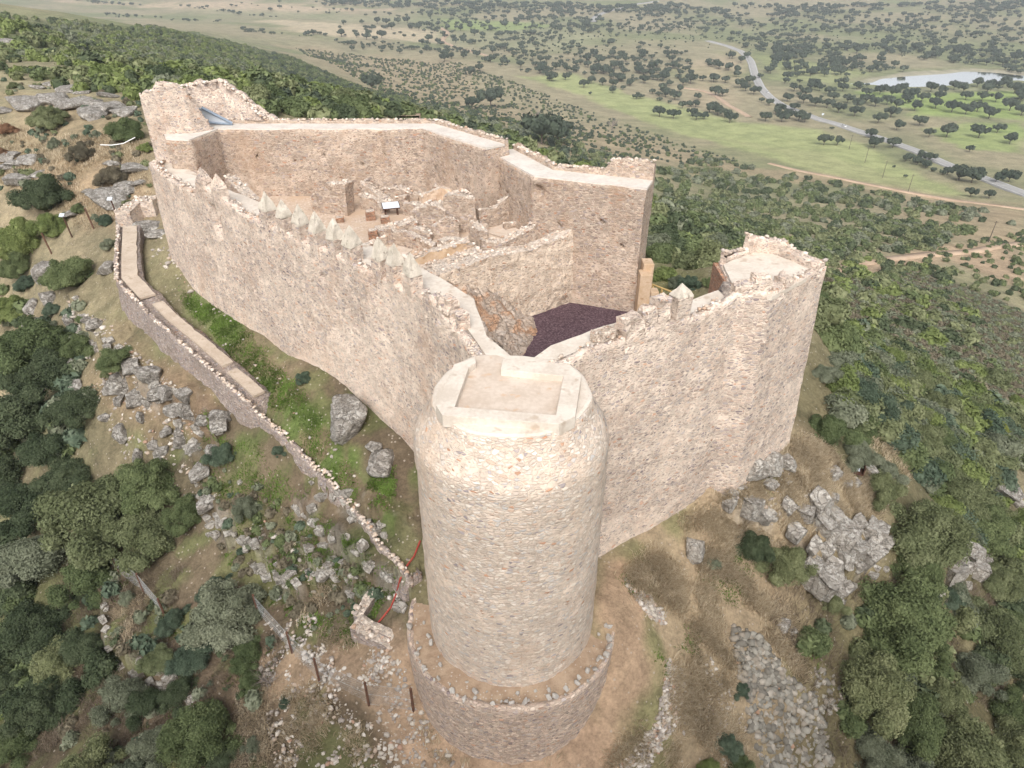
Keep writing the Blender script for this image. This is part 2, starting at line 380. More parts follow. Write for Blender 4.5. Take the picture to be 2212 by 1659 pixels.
def plain_mat(name, a, b, scale=2., rough=.9, bump=.02, speck=None):
    t = NT(name); co = t.n('TexCoord').outputs['Object']
    f = t.math('ADD', t.math('MULTIPLY', t.noise(co, scale, 5, .6), .65), t.math('MULTIPLY', t.noise(co, scale*7, 3), .35))
    col = t.mix(t.smooth(f, .36, .64), a, b)
    if speck: col = t.mix(t.smooth(t.noise(co, speck[1], 2), .6, .72), col, speck[0])
    return t.bsdf(col, rough, t.noise(co, 18, 4), .5, bump)
M['concrete'] = plain_mat('lime_concrete', (.56,.485,.41), (.68,.615,.54), 1.0, .88, .02, ((.49,.40,.32), 1.7))
M['floor_c'] = plain_mat('lime_floor', (.52,.425,.345), (.63,.54,.46), .9, .85, .01, ((.56,.41,.3), 2.3))
M['paving'] = plain_mat('worn_paving', (.42,.34,.27), (.52,.44,.36), 1.2, .92, .03, ((.36,.29,.22), 2.2))
M['capm'] = plain_mat('merlon_cap_mortar', (.46,.41,.34), (.62,.56,.48), 2.5, .92, .05, ((.33,.29,.24), 3.5))
M['walk'] = plain_mat('pale_walkway', (.55,.50,.45), (.67,.62,.565), .8, .85, .01, ((.55,.49,.43), 1.9))
M['ochre'] = plain_mat('ochre_render', (.48,.34,.22), (.58,.44,.32), 1.3, .9, .03, ((.36,.22,.12), 2.1))
M['plaster'] = plain_mat('old_plaster', (.52,.38,.27), (.64,.51,.4), 1.2, .9, .03, ((.4,.26,.17), 1.9))
M['wood'] = plain_mat('yellow_timber', (.50,.33,.13), (.62,.45,.2), 6., .7, .01)
M['rust'] = plain_mat('rusty_steel', (.06,.035,.028), (.12,.06,.04), 6., .75, .01)
M['post'] = plain_mat('brown_post', (.10,.055,.04), (.17,.09,.06), 6., .8, .01)
M['panelw'] = plain_mat('white_panel', (.55,.6,.66), (.68,.72,.76), 9., .5, .002)
M['hose'] = plain_mat('red_hose', (.32,.05,.04), (.42,.08,.06), 6., .5, .005)
M['bluebar'] = plain_mat('blue_grey_steel', (.20,.25,.32), (.26,.31,.38), 6., .5, .005)
M['tape'] = plain_mat('white_tape', (.7,.7,.7), (.8,.8,.8), 6., .6, .005)
def roofm():
    t = NT('corrugated_metal'); co = t.n('TexCoord').outputs['Object']
    return t.bsdf(t.mix(t.noise(co, 1.5, 3), (.50,.55,.62), (.62,.67,.73)), .45, None, spec=.5)
M['metal'] = roofm()
def gravelm():
    t = NT('purple_gravel'); co = t.n('TexCoord').outputs['Object']
    v = t.n('TexVoronoi', {'Vector': co, 'Scale': 14.}, feature='F1')
    c = t.ramp(t.n('SeparateColor', {0: v.outputs['Color']}).outputs[0], [(0,(.055,.033,.043)),(.5,(.085,.052,.064)),(.8,(.12,.078,.088)),(.95,(.17,.12,.13))])
    c = t.mix(.6, c, t.mix(t.noise(co, .5, 3), (.75,.75,.75), (1.25,1.25,1.25)), 'MULTIPLY')
    return t.bsdf(c, .9, v.outputs['Distance'], .8, .03)
M['gravel'] = gravelm()
def courtm():
    t = NT('courtyard_cobbles'); co = t.n('TexCoord').outputs['Object']
    v = t.n('TexVoronoi', {'Vector': co, 'Scale': 6.}, feature='F1')
    c = t.ramp(t.n('SeparateColor', {0: v.outputs['Color']}).outputs[0], [(0,(.55,.45,.37)),(.35,(.46,.35,.28)),(.6,(.64,.56,.48)),(.85,(.36,.27,.23))], 'CONSTANT')
    c = t.mix(t.smooth(v.outputs['Distance'], .25, .6), c, (.52,.41,.32))
    c = t.mix(t.smooth(t.noise(co, .5, 4), .4, .7), c, (.50,.37,.27))
    return t.bsdf(c, .95, v.outputs['Distance'], -.6, .05)
M['court'] = courtm(); M['stone'] = plain_mat('pale_stone', (.36,.33,.30), (.56,.53,.49), 9., .9, .03)
def rockm(name, a, b, lich, dark, orange=None):
    t = NT(name); co = t.n('TexCoord').outputs['Object']
    geo = t.n('NewGeometry').outputs['Position']
    wv = t.n('VectorMath', {0: geo, 1: t.n('VectorMath', {0: t.n('TexNoise', {'Vector': geo, 'Scale': 1.1, 'Detail': 4.}).outputs[1], 'Scale': 1.4}, operation='SCALE').outputs[0]}, operation='ADD').outputs[0]
    c = t.mix(t.smooth(t.noise(geo, 1.1, 6, .7), .35, .65), a, b)
    c = t.mix(t.math('MULTIPLY', t.smooth(t.noise(geo, 3.2, 8, .75), .50, .57), .85), c, lich)
    if orange: c = t.mix(t.smooth(t.noise(geo, .8, 6, .7), .5, .6), c, orange)
    c = t.mix(t.smooth(t.noise(geo, 6.5, 6, .75), .58, .66), c, dark)
    st = t.n('VectorMath', {0: wv, 1: (.9, .9, 2.4)}, operation='MULTIPLY').outputs[0]
    cr = t.n('TexVoronoi', {'Vector': st, 'Scale': 1.9}, feature='DISTANCE_TO_EDGE').outputs[0]
    c = t.mix(t.math('MULTIPLY', t.smooth(cr, .035, .0), .55), c, dark)
    h = t.math('ADD', t.math('MULTIPLY', t.smooth(cr, 0., .08), .5), t.noise(geo, 4, 8, .75))
    return t.bsdf(c, .95, h, 1., .14)
M['rock'] = rockm('grey_rock', (.21,.19,.165), (.33,.305,.275), (.50,.475,.44), (.10,.085,.07))
M['rock_w'] = rockm('pale_rock', (.30,.27,.235), (.44,.405,.36), (.60,.57,.525), (.14,.12,.095))
M['rock_o'] = rockm('orange_rock', (.42,.33,.26), (.56,.46,.38), (.60,.52,.46), (.30,.2,.15), (.50,.31,.2))
def pebm():
    t = NT('loose_stones'); r = t.n('NewGeometry').outputs['Random Per Island']
    c = t.ramp(r, [(0,(.38,.34,.30)),(.25,(.50,.45,.39)),(.5,(.32,.28,.25)),(.7,(.43,.34,.27)),(.85,(.60,.55,.50)),(.96,(.40,.26,.19))], 'CONSTANT')
    return t.bsdf(c, .95)
M['pebble'] = pebm()
def stonesg():
    t = NT('grey_loose_stones'); r = t.n('NewGeometry').outputs['Random Per Island']
    c = t.ramp(r, [(0,(.22,.205,.175)),(.25,(.31,.29,.25)),(.5,(.18,.165,.14)),(.7,(.28,.245,.20)),(.9,(.38,.34,.29)),(.985,(.36,.23,.16))], 'CONSTANT')
    return t.bsdf(c, .95)
M['pebble_g'] = stonesg()
def ropec():
    t = NT('coping_stones'); r = t.n('NewGeometry').outputs['Random Per Island']
    return t.bsdf(t.ramp(r, [(0,(.62,.53,.45)),(.25,(.50,.41,.34)),(.45,(.70,.62,.55)),(.65,(.44,.38,.34)),(.8,(.58,.47,.38)),(.93,(.48,.34,.25))], 'CONSTANT'), .95)
M['rubble_c'] = ropec()
def leafm(name, cols, trans=.25, sc=1.2, island=True):
    t = NT(name); co = t.n('TexCoord').outputs['Object']
    a = t.noise(co, sc, 3, .6)
    r = t.n('NewGeometry').outputs['Random Per Island'] if island else t.noise(co, 9, 2)
    f = t.math('ADD', t.math('MULTIPLY', t.smooth(a, .3, .7), .6), t.math('MULTIPLY', r, .4))
    c = t.ramp(f, [(0, cols[0]), (.5, cols[1]), (1, cols[2])])
    rnd = t.n('ObjectInfo').outputs['Random']
    c = t.mix(1., c, t.mix(rnd, (.82,.84,.8), (1.2,1.16,1.1)), 'MULTIPLY')
    d = t.n('BsdfDiffuse', {'Color': c}); tr = t.n('BsdfTranslucent', {'Color': c})
    mx = t.n('MixShader', {0: trans, 1: d.outputs[0], 2: tr.outputs[0]}); t.t.links.new(mx.outputs[0], t.out.inputs[0])
    return t.mat
LEAF = {
 'dark': leafm('leaf_dark', [(0.050,0.069,0.041),(0.090,0.115,0.069),(0.151,0.182,0.113)]),
 'green': leafm('leaf_green', [(0.078,0.103,0.052),(0.137,0.172,0.086),(0.224,0.270,0.140)]),
 'bright': leafm('leaf_bright', [(0.106,0.138,0.052),(0.185,0.230,0.089),(0.291,0.339,0.151)]),
 'olive': leafm('leaf_olive', [(0.106,0.124,0.067),(0.190,0.214,0.117),(0.314,0.336,0.200)]),
 'grey': leafm('leaf_grey', [(0.118,0.136,0.095),(0.196,0.218,0.158),(0.308,0.331,0.254)]),
 'teal': leafm('leaf_teal', [(0.062,0.087,0.065),(0.112,0.152,0.110),(0.190,0.236,0.175)]),
 'brown': leafm('leaf_brown', [(0.106,0.095,0.070),(0.179,0.159,0.119),(0.269,0.241,0.186)]),
 'oak': leafm('leaf_oak', [(0.050,0.067,0.051),(0.085,0.108,0.081),(0.146,0.175,0.130)], sc=.5),
 'yellow': leafm('leaf_yellow', [(0.168,0.190,0.054),(0.280,0.310,0.092),(0.403,0.437,0.151)]),
 'rusty': leafm('leaf_rusty', [(0.157,0.092,0.059),(0.246,0.149,0.097),(0.336,0.218,0.151)]),
}
M['bark'] = plain_mat('bark', (.09,.07,.055), (.17,.14,.11), 5., .95, .04)
M['twig'] = plain_mat('bare_twigs', (.20,.17,.15), (.30,.26,.23), 5., .95, .02)
def grassm(name, a, b, c):
    t = NT(name); r = t.n('NewGeometry').outputs['Random Per Island']
    co = t.n('TexCoord').outputs['Object']
    f = t.math('ADD', t.math('MULTIPLY', r, .6), t.math('MULTIPLY', t.noise(co, .8, 3), .4))
    col = t.ramp(f, [(.1, a), (.5, b), (.9, c)])
    d = t.n('BsdfDiffuse', {'Color': col}); tr = t.n('BsdfTranslucent', {'Color': col})
    mx = t.n('MixShader', {0: .3, 1: d.outputs[0], 2: tr.outputs[0]}); t.t.links.new(mx.outputs[0], t.out.inputs[0]); return t.mat
M['drygrass'] = grassm('dry_grass_blades', (.30,.235,.15), (.46,.375,.26), (.68,.59,.45))
M['clover'] = grassm('green_clover', (.08,.125,.03), (.13,.20,.045), (.20,.29,.08))
M['litter'] = grassm('dead_twigs', (.10,.075,.055), (.19,.15,.11), (.3,.25,.2))
#==PART2==
# ------------------------------------------------------------------ world and light
w = bpy.data.worlds.new('World'); C.world = w; w.use_nodes = True
wt = w.node_tree; bg = wt.nodes['Background']
sky = wt.nodes.new('ShaderNodeTexSky'); sky.sky_type = 'NISHITA'; sky.sun_disc = False
SUN_EL, SUN_AZ = math.radians(44), math.radians(184)
sky.sun_elevation = SUN_EL; sky.sun_rotation = SUN_AZ; sky.dust_density = 4.; sky.air_density = 1.; sky.ozone_density = 1.
hs = wt.nodes.new('ShaderNodeHueSaturation'); hs.inputs['Saturation'].default_value = .22
wt.links.new(sky.outputs[0], hs.inputs['Color']); wt.links.new(hs.outputs[0], bg.inputs[0]); bg.inputs[1].default_value = .14
sl = bpy.data.lights.new('sun', 'SUN'); sl.energy = 1.45; sl.angle = math.radians(34); sl.color = (1, .95, .88)
so = link(bpy.data.objects.new('sun', sl))
sd = Vector((math.sin(SUN_AZ)*math.cos(SUN_EL), math.cos(SUN_AZ)*math.cos(SUN_EL), math.sin(SUN_EL)))
so.rotation_euler = (-sd).to_track_quat('-Z', 'Y').to_euler(); so.location = (0, 0, 60)
C.view_settings.view_transform = 'Standard'; C.view_settings.look = 'None'; C.view_settings.exposure = .62
C.cycles.max_bounces = 6; C.cycles.diffuse_bounces = 3; C.cycles.glossy_bounces = 2; C.cycles.transmission_bounces = 2
C.cycles.transparent_max_bounces = 8; C.cycles.volume_bounces = 0
C.cycles.use_denoising = True

# even, slightly milky air over the whole place
hz = MB(); hz.box((0, 3000, -60), (13000, 13000, 200)); ho = hz.build('haze', None)
tag(ho, 'thin pale haze over the plain', 'haze', kind='stuff'); hm = bpy.data.materials.new('haze'); hm.use_nodes = True
for n_ in list(hm.node_tree.nodes):
    if n_.type == 'BSDF_PRINCIPLED': hm.node_tree.nodes.remove(n_)
pv = hm.node_tree.nodes.new('ShaderNodeVolumePrincipled'); pv.inputs['Color'].default_value = (.86,.92,1,1); pv.inputs['Density'].default_value = .00022; pv.inputs['Anisotropy'].default_value = .1
hm.node_tree.links.new(pv.outputs[0], [n_ for n_ in hm.node_tree.nodes if n_.type == 'OUTPUT_MATERIAL'][0].inputs['Volume'])
ho.data.materials.clear(); ho.data.materials.append(hm)
# ------------------------------------------------------------------ the land sheet
def regions():
    G = (.31,.335,.16); GB = (.26,.34,.11); T = (.40,.32,.22); TL = (.46,.385,.27); S = (.36,.23,.15); H = (.16,.145,.10); HG = (.13,.15,.075)
    OG = (.27,.27,.165)
    return [ # polygon in photograph positions, colour, edge softness (share of size), strength
     ([(0,30),(280,62),(420,70),(640,130),(900,225),(1060,300),(1000,400),(500,300),(300,215),(230,165),(0,150)], HG, .03, .9),
     ([(560,42),(1000,72),(980,95),(760,82),(640,70)], TL, .04, .9),
     ([(100,2),(560,4),(900,22),(700,30),(420,18)], (.44,.35,.25), .05, .9),
     ([(420,22),(620,26),(900,40),(1000,48),(820,50),(560,36)], OG, .05, .6),
     ([(640,100),(1000,130),(1100,230),(1400,300),(1560,360),(1400,380),(1150,320),(900,230)], (.33,.27,.18), .04, .9),
     ([(930,70),(1240,58),(1300,80),(1240,110),(1000,100)], OG, .05, .8),
     ([(960,40),(1160,48),(1200,58),(960,64)], (.26,.33,.12), .05, .7),
     ([(1120,165),(1230,160),(1475,232),(1600,262),(1758,280),(1870,312),(2120,428),(1845,386),(1710,356),(1475,287),(1250,205)], G, .012, 1.),
     ([(1560,300),(1800,335),(2050,425),(1800,380)], (.31,.31,.165), .04, .6),
     ([(1860,200),(2212,195),(2212,260),(1990,250)], GB, .05, .85),
     ([(1980,280),(2212,262),(2212,330),(2080,320)], (.25,.35,.10), .04, .6),
     ([(1640,120),(1860,150),(1840,185),(1680,170)], G, .05, .7),
     ([(1480,140),(1600,110),(1580,230),(1500,235)], T, .04, .6),
     ([(1840,176),(1960,155),(2110,148),(2260,158),(2260,164),(2120,158),(1960,167),(1880,180)], (.36,.33,.25), .01, .9),
     ([(1850,190),(1960,194),(2212,188),(2212,196),(1960,202),(1850,196)], OG, .01, .8),
     ([(1450,345),(1800,400),(2212,500),(2212,440),(2000,420),(1700,365)], (.34,.27,.18), .03, .8),
     ([(1790,575),(1960,545),(2212,500),(2212,640),(2050,560),(1900,590)], (.42,.31,.215), .03, .9),
     ([(1960,460),(2212,450),(2212,540),(2000,520)], (.36,.285,.19), .04, .8),
     ([(1800,600),(2000,590),(2250,700),(2250,930),(2050,840),(1850,720)], (.17,.15,.11), .05, .9),
     ([(1410,560),(1520,600),(1500,660),(1400,640)], (.22,.26,.09), .06, .8),
     ([(0,200),(300,215),(330,330),(340,470),(200,480),(120,330),(0,330)], (.37,.29,.19), .05, .8),
     ([(0,320),(200,330),(330,420),(250,500),(150,460),(0,440)], (.35,.26,.17), .05, .7),
    ]
def build_land():
    az = np.concatenate([np.linspace(-math.pi, -.82, 40, endpoint=False), np.linspace(-.82, .82, 880), np.linspace(.82, math.pi, 41)[1:]])
    r = 7*np.exp(np.linspace(0, math.log(9000/7), 760))
    A, Rr = np.meshgrid(az[:-1], r)
    x = Rr*np.sin(A); y = Rr*np.cos(A); z = tz(x, y)
    # rough ledges close by
    rr = np.hypot(x, y)
    near = 1-sst(45, 90, rr)
    led = np.abs(fbm(np.stack([(x+y)/3.2, (x-y)/1.3, z/2], -1), 4, 31))
    castle = inpoly(x, y, FOOT); dc = pdist(x, y, FOOT)
    ledm = near*sst(4.5, 9, np.where(castle, 0, dc))
    z = z+ledm*(.32-led*1.3)*.55
    z = np.where(castle & (dc > .5), np.minimum(z, -21.2), z)
    n, m = x.shape
    verts = np.stack([x, y, z], -1).reshape(-1, 3)
    faces = grid_faces(n, m, True)
    # close the middle
    verts = np.concatenate([verts, [[0, 0, -33.]]]); k = len(verts)-1
    j = np.arange(m); tri = np.stack([np.full(m, k), (j+1) % m, j], -1)
    me = bpy.data.meshes.new('ground')
    allf = np.concatenate([faces.ravel(), tri.ravel()]).astype(np.int32)
    ls = np.concatenate([np.arange(len(faces))*4, len(faces)*4+np.arange(m)*3]).astype(np.int32)
    lt = np.concatenate([np.full(len(faces), 4), np.full(m, 3)]).astype(np.int32)
    me.vertices.add(len(verts)); me.vertices.foreach_set('co', verts.astype(np.float32).ravel())
    me.loops.add(len(allf)); me.loops.foreach_set('vertex_index', allf)
    me.polygons.add(len(ls)); me.polygons.foreach_set('loop_start', ls); me.polygons.foreach_set('loop_total', lt)
    me.polygons.foreach_set('use_smooth', np.ones(len(ls), bool))
    me.update(calc_edges=True)
    # soil / grass / field colours of the land itself
    xx, yy, zz = verts[:, 0], verts[:, 1], verts[:, 2]; rr = np.hypot(xx, yy)
    def L(a, b, t): t = t[:, None] if np.ndim(t) else t; return a*(1-t)+b*t
    c1 = np.array([.30,.265,.175]); c2 = np.array([.20,.215,.115]); c3 = np.array([.25,.23,.15])
    t1 = sst(-.25, .3, n2(xx, yy, 110, 4, 41))
    col = L(c1[None], c2[None], t1)
    col = L(col, c3[None], sst(.1, .4, n2(xx, yy, 45, 4, 44))*.6)
    wx = n2(xx, yy, 25, 3, 51); wx2 = n2(xx, yy, 6, 3, 53)
    for poly, c, soft, st in regions():
        wp = wpoly(poly); px_ = np.array(wp); lo = px_.min(0); hi = px_.max(0); size = float(np.hypot(*(hi-lo)))
        mar = size*.1+5
        m_ = (xx > lo[0]-mar) & (xx < hi[0]+mar) & (yy > lo[1]-mar) & (yy < hi[1]+mar)
        if not m_.any(): continue
        d = pdist(xx[m_], yy[m_], wp); d = np.where(inpoly(xx[m_], yy[m_], wp), -d, d)
        s_ = size*soft; d = d+wx[m_]*s_*1.6+wx2[m_]*min(3., s_)
        t = (1-sst(-s_, s_, d))*st
        col[m_] = L(col[m_], np.array(c)[None], t)
    # near ground: soil with litter, dry grass and green patches
    nr = 1-sst(60, 120, rr)
    soil = np.array([.25,.18,.125]); soild = np.array([.105,.083,.058]); dry = np.array([.33,.26,.175]); grn = np.array([.125,.165,.055]); moss = np.array([.14,.16,.065])
    a = n2(xx, yy, 3.5, 4, 61); b = n2(xx, yy, 1.3, 4, 63); cc = n2(xx, yy, 7, 3, 65)
    g = L(soil[None], dry[None], sst(-.2, .3, cc+.3*b))
    g = L(g, soild[None], sst(.0, .45, a)*.7)
    left = (1-sst(-7, 0, xx))*(1-sst(42, 62, rr))
    g = L(g, soild[None]*1.0, left*.72)
    g = L(g, moss[None], left*sst(.0, .3, n2(xx, yy, 2.2, 4, 67))*.6)
    g = L(g, grn[None], left*sst(.22, .42, n2(xx, yy, 1.6, 4, 69))*.5)
    strip = wpoly([(385,625),(470,650),(560,740),(640,830),(720,930),(800,1030),(850,1120),(800,1130),(700,1020),(600,905),(560,840),(480,745),(400,660)])
    d = pdist(xx, yy, strip); d = np.where(inpoly(xx, yy, strip), -d, d)
    ts = 1-sst(-.3, .8, d+b*.8)
    g = L(g, np.array([.20,.155,.10])[None], ts*.8)
    g = L(g, grn[None], ts*sst(-.12, .12, n2(xx, yy, 1.5, 5, 71)+.05))
    kn = wpoly([(1340,1230),(1480,1120),(1600,1000),(1700,950),(1850,1000),(1900,1100),(1750,1200),(1640,1330),(1700,1500),(1500,1659),(1330,1640)])
    d = pdist(xx, yy, kn); d = np.where(inpoly(xx, yy, kn), -d, d)
    tk = 1-sst(-1, 2.5, d+a)
    g = L(g, dry[None]*1.05, tk*.8); g = L(g, moss[None]*1.1, tk*sst(.05, .35, n2(xx, yy, 2.8, 4, 73))*.6)
    path = [(1340,1260),(1350,1360),(1345,1460),(1300,1580),(1180,1650),(1000,1650),(900,1590),(860,1500),(800,1400),(700,1440),(560,1480)]
    wp = wpoly(path); d = pdist(xx, yy, wp, False)
    tp = 1-sst(.5, 1.6, d+b*.7)
    g = L(g, np.array([.38,.27,.19])[None], tp*.9)
    lsoil = wpoly([(160,830),(250,690),(330,760),(420,830),(470,900),(400,960),(300,900),(210,880)])
    d = pdist(xx, yy, lsoil); d = np.where(inpoly(xx, yy, lsoil), -d, d)
    g = L(g, np.array([.25,.165,.118])[None], (1-sst(-.6, 1.0, d+b))*.85)
    right = sst(6, 16, xx)*(1-sst(50, 90, rr))
    g = L(g, np.array([.14,.13,.07])[None], right*(1-tk)*.75)
    col = L(col, g, nr*(1-sst(30, 62, rr)*.6))
    nm = (rr < 85) & (yy > 0); _, rk = ledge_at(xx[nm], yy[nm])
    rkn = .4*rk*sst(.0, .3, n2(xx[nm], yy[nm], .8, 4, 311)); gr = np.array([.30,.28,.255])[None]*(1+.45*n2(xx[nm], yy[nm], .35, 4, 313))[:, None]
    col[nm] = L(col[nm], gr, rkn)
    at = me.color_attributes.new('Soil', 'FLOAT_COLOR', 'POINT')
    at.data.foreach_set('color', np.concatenate([col, np.ones((len(col), 1))], -1).astype(np.float32).ravel())
    t = NT('ground'); co = t.n('TexCoord').outputs['Object']
    c = t.n('VertexColor', layer_name='Soil').outputs[0]
    f = t.math('ADD', t.math('MULTIPLY', t.noise(co, 6, 5, .7), .5), t.math('MULTIPLY', t.noise(co, 1.1, 5, .65), .5))
    c = t.mix(1., c, t.mix(t.smooth(f, .3, .7), (.62,.62,.62), (1.35,1.35,1.35)), 'MULTIPLY')
    f2 = t.noise(co, .09, 6, .7)
    c = t.mix(1., c, t.mix(t.smooth(f2, .32, .68), (.78,.8,.78), (1.2,1.18,1.16)), 'MULTIPLY')
    v = t.n('TexVoronoi', {'Vector': co, 'Scale': 5.}, feature='F1', distance='EUCLIDEAN')
    sp_ = t.math('MULTIPLY', t.math('GREATER_THAN', t.n('SeparateColor', {0: v.outputs['Color']}).outputs[0], .86), t.math('LESS_THAN', v.outputs['Distance'], .28))
    c = t.mix(t.math('MULTIPLY', sp_, .6), c, (.46,.40,.34))
    me.materials.append(t.bsdf(c, .98, t.math('ADD', t.noise(co, 9, 5, .7), t.math('MULTIPLY', t.noise(co, 2., 4), 1.)), .7, .12, .05))
    o = obj('ground', me); tag(o, 'hillside and plain of soil, dry grass and pale fields', 'ground', kind='structure')
    return o

def _ico1():
    import bmesh
    bm = bmesh.new(); bmesh.ops.create_icosphere(bm, subdivisions=1, radius=1.)
    v = np.array([q.co[:] for q in bm.verts]); f = np.array([[q.index for q in t.verts] for t in bm.faces]); bm.free(); return v, f
ICO1 = _ico1()
# ------------------------------------------------------------------ the castle's lines
LV = -13.5
L_out = [PX(a, b, LV) for a, b in [(1030,785),(984,716),(934,675),(898,648),(841,612),(792,590),(759,571),(650,525),(550,483),(487,455),(430,430),(367,397),(325,368)]]
R_out = [PX(1200,795,LV)]+[PX(a, b, LV) for a, b in [(1237,783),(1304,757),(1350,741),(1396,725),(1448,709),(1495,694),(1549,676),(1590,660)]]
B_out = [PX(1590,660,LV), PX(1665,648,-13.2), PX(1783,582,-13.1)]
K_in = [PX(a, b, -12.3) for a, b in [(1057,330),(1151,383),(1397,410)]]
U_in = [PX(a, b, -11.5) for a, b in [(357,302),(410,305),(473,280),(911,280),(1048,322)]]
def offset(pts, d):
    """polyline moved to its left by d with mitred corners"""
    pts = [Vector(p) for p in pts]; out = []
    for i, p in enumerate(pts):
        ns = []
        if i > 0: q = (p-pts[i-1]).normalized(); ns.append(Vector((-q.y, q.x)))
        if i < len(pts)-1: q = (pts[i+1]-p).normalized(); ns.append(Vector((-q.y, q.x)))
        n = sum(ns, Vector((0, 0))).normalized(); k = 1/max(.5, n.dot(ns[0]))
        out.append(tuple(p+n*d*k))
    return out
FOOT = [(0, 19.5)]+L_out+[(-25.5, 50), (-25, 54)]+[(p[0], p[1]+1.5) for p in U_in[2:]]+[(p[0]+.8, p[1]+1.5) for p in K_in]+[(11, 33.5), (13, 33.5), B_out[2]]+[B_out[0]]+list(reversed(R_out))
land = build_land()

def resample(a, b, ds):
    a = np.array(a, float); b = np.array(b, float); A = []; B = []; S = []; s = 0
    for i in range(len(a)-1):
        L = np.linalg.norm(a[i+1]-a[i]); k = max(1, int(round(L/ds)))
        for j in range(k+(i == len(a)-2)):
            t = j/k; A.append(a[i]*(1-t)+a[i+1]*t); B.append(b[i]*(1-t)+b[i+1]*t); S.append(s+L*t)
        s += L
    return np.array(A), np.array(B), np.array(S)
def sec_wall(outer, inner, ztop, zwalk, zb_out, zb_in, pth=.45, batter=0., ds=.2, dv=.22, seed=0, rag=.12, rough=.05, ends=True, dents=()):
    """ring-by-ring masonry wall: outer face, parapet, wall-walk bed, inner face. z arguments may be functions of (s, x, y)"""
    A, B, S = resample(outer, inner, ds); n = len(A)
    ev = lambda f, Q: np.array([f(s, x, y) for s, (x, y) in zip(S, Q)], float) if callable(f) else np.full(n, float(f))
    zt = ev(ztop, A); zw = ev(zwalk, A); zo = ev(zb_out, A); zi = ev(zb_in, B)
    zt = np.maximum(zt, zw+.02)+n1(S, .5, 3, seed)*rag*(.3+np.clip((zt-zw)*2, 0, 1)*.9)
    W = np.linalg.norm(B-A, axis=1); dirn = (B-A)/W[:, None]
    Ho = float(np.median(zt-zo)); nv = max(3, int(Ho/dv)); Hi = float(np.median(zw-zi)); nw = max(3, int(Hi/dv))
    cols = []
    for k in range(nv+1):
        t = k/nv; cols.append((A-dirn*(batter*(1-t)), zo+(zt-zo)*t))
    p = np.minimum(pth, W*.5)[:, None]
    cols.append((A+dirn*p*.5, zt+n1(S, .35, 2, seed+3)*rag*.5)); cols.append((A+dirn*p, zt-.02))
    cols.append((A+dirn*p, (zt+zw)/2)); cols.append((A+dirn*(p+.01), zw-.06))
    cols.append(((A+B)/2, zw-.06))
    for k in range(nw+1):
        t = 1-k/nw; cols.append((B, zi+(zw-.02-zi)*t))
    V = np.stack([np.concatenate([q, z[:, None]], 1) for q, z in cols], 1)
    m = V.shape[1]
    V = jitter(V.reshape(-1, 3), rough*.42, .35, seed).reshape(n, m, 3)
    V = jitter(V.reshape(-1, 3), rough*.9, 1.9, seed+9).reshape(n, m, 3)
    for (x, y, z, hw, hh, dep, side) in dents:   # side 1: outer face, -1: inner face
        c0, c1 = (0, nv-1) if side > 0 else (m-nw-1, m)
        W_ = V[:, c0:c1]; hd = np.hypot(W_[..., 0]-x, W_[..., 1]-y); dzv = np.abs(W_[..., 2]-z); k = (hd < hw) & (dzv < hh)
        if not k.any(): k = np.zeros_like(k); j = np.unravel_index(np.argmin(hd+dzv), hd.shape); k[j] = True
        V[:, c0:c1, :2] += (dirn*side*dep)[:, None, :]*k[..., None]
    F = [tuple(q) for q in grid_faces(n, m).tolist()]
    nv_ = n*m; F += [tuple(nv_+i for i in range(m)), tuple(reversed([nv_+m+i for i in range(m)]))]
    return np.concatenate([V.reshape(-1, 3), V[0], V[-1]]), F
def flip_if(V, F, want_up=None): return F
def _cope(A, B, zf, dens, size, seed, f0=.0, f1=1.):
    rs = np.random.RandomState(seed+900); A_, B_, S = resample(A, B, .1); n = int(S[-1]*dens)
    iv, if_ = ICO1; Vs = []; Fs = []; c = 0
    for i in range(n):
        k = rs.randint(len(S)); t = f0+(f1-f0)*rs.rand(); p = A_[k]*(1-t)+B_[k]*t; s_ = size*(.3+.6*rs.rand()**1.5)
        v = iv*(1+.5*(rs.rand(len(iv), 1)-.5))*[s_*1.25, s_, s_*.8]; a = rs.rand()*6.28
        v = v@np.array([[math.cos(a), math.sin(a), 0], [-math.sin(a), math.cos(a), 0], [0, 0, 1]])
        Vs.append(v+[p[0], p[1], zf(S[k], p[0], p[1])+s_*.12]); Fs += [tuple(int(q)+c for q in f) for f in if_]; c += len(iv)
    return np.concatenate(Vs), Fs
def mwall(name, parent, mat, base, cope=None, flat=False, **kw):
    V, F = sec_wall(**kw)
    A = np.array(kw['outer']); B = np.array(kw['inner']); d = A[1]-A[0]; q = B[0]-A[0]
    if d[0]*q[1]-d[1]*q[0] > 0: F = [tuple(reversed(f)) for f in F]
    V = np.asarray(V)
    if cope:
        dens, size = cope; dens = int(dens*1.6); wd = np.linalg.norm(q); zf = kw['ztop'] if callable(kw['ztop']) else (lambda s, x, y: kw['ztop'])
        v2, f2 = _cope(kw['outer'], kw['inner'], zf, dens, size, kw.get('seed', 0), .02, min(1., kw.get('pth', .4)/wd)); mi = [0]*len(F)+[1]*len(f2)
        F = list(F)+[tuple(i+len(V) for i in f) for f in f2]; V = np.concatenate([V, v2])
        return obj(name, mesh(name, V-np.array(base), F, [mat, M['rubble_c']], mi, smooth=SMW and not flat), parent)
    o = obj(name, mesh(name, V-np.array(base), F, mat, smooth=SMW), parent); return o
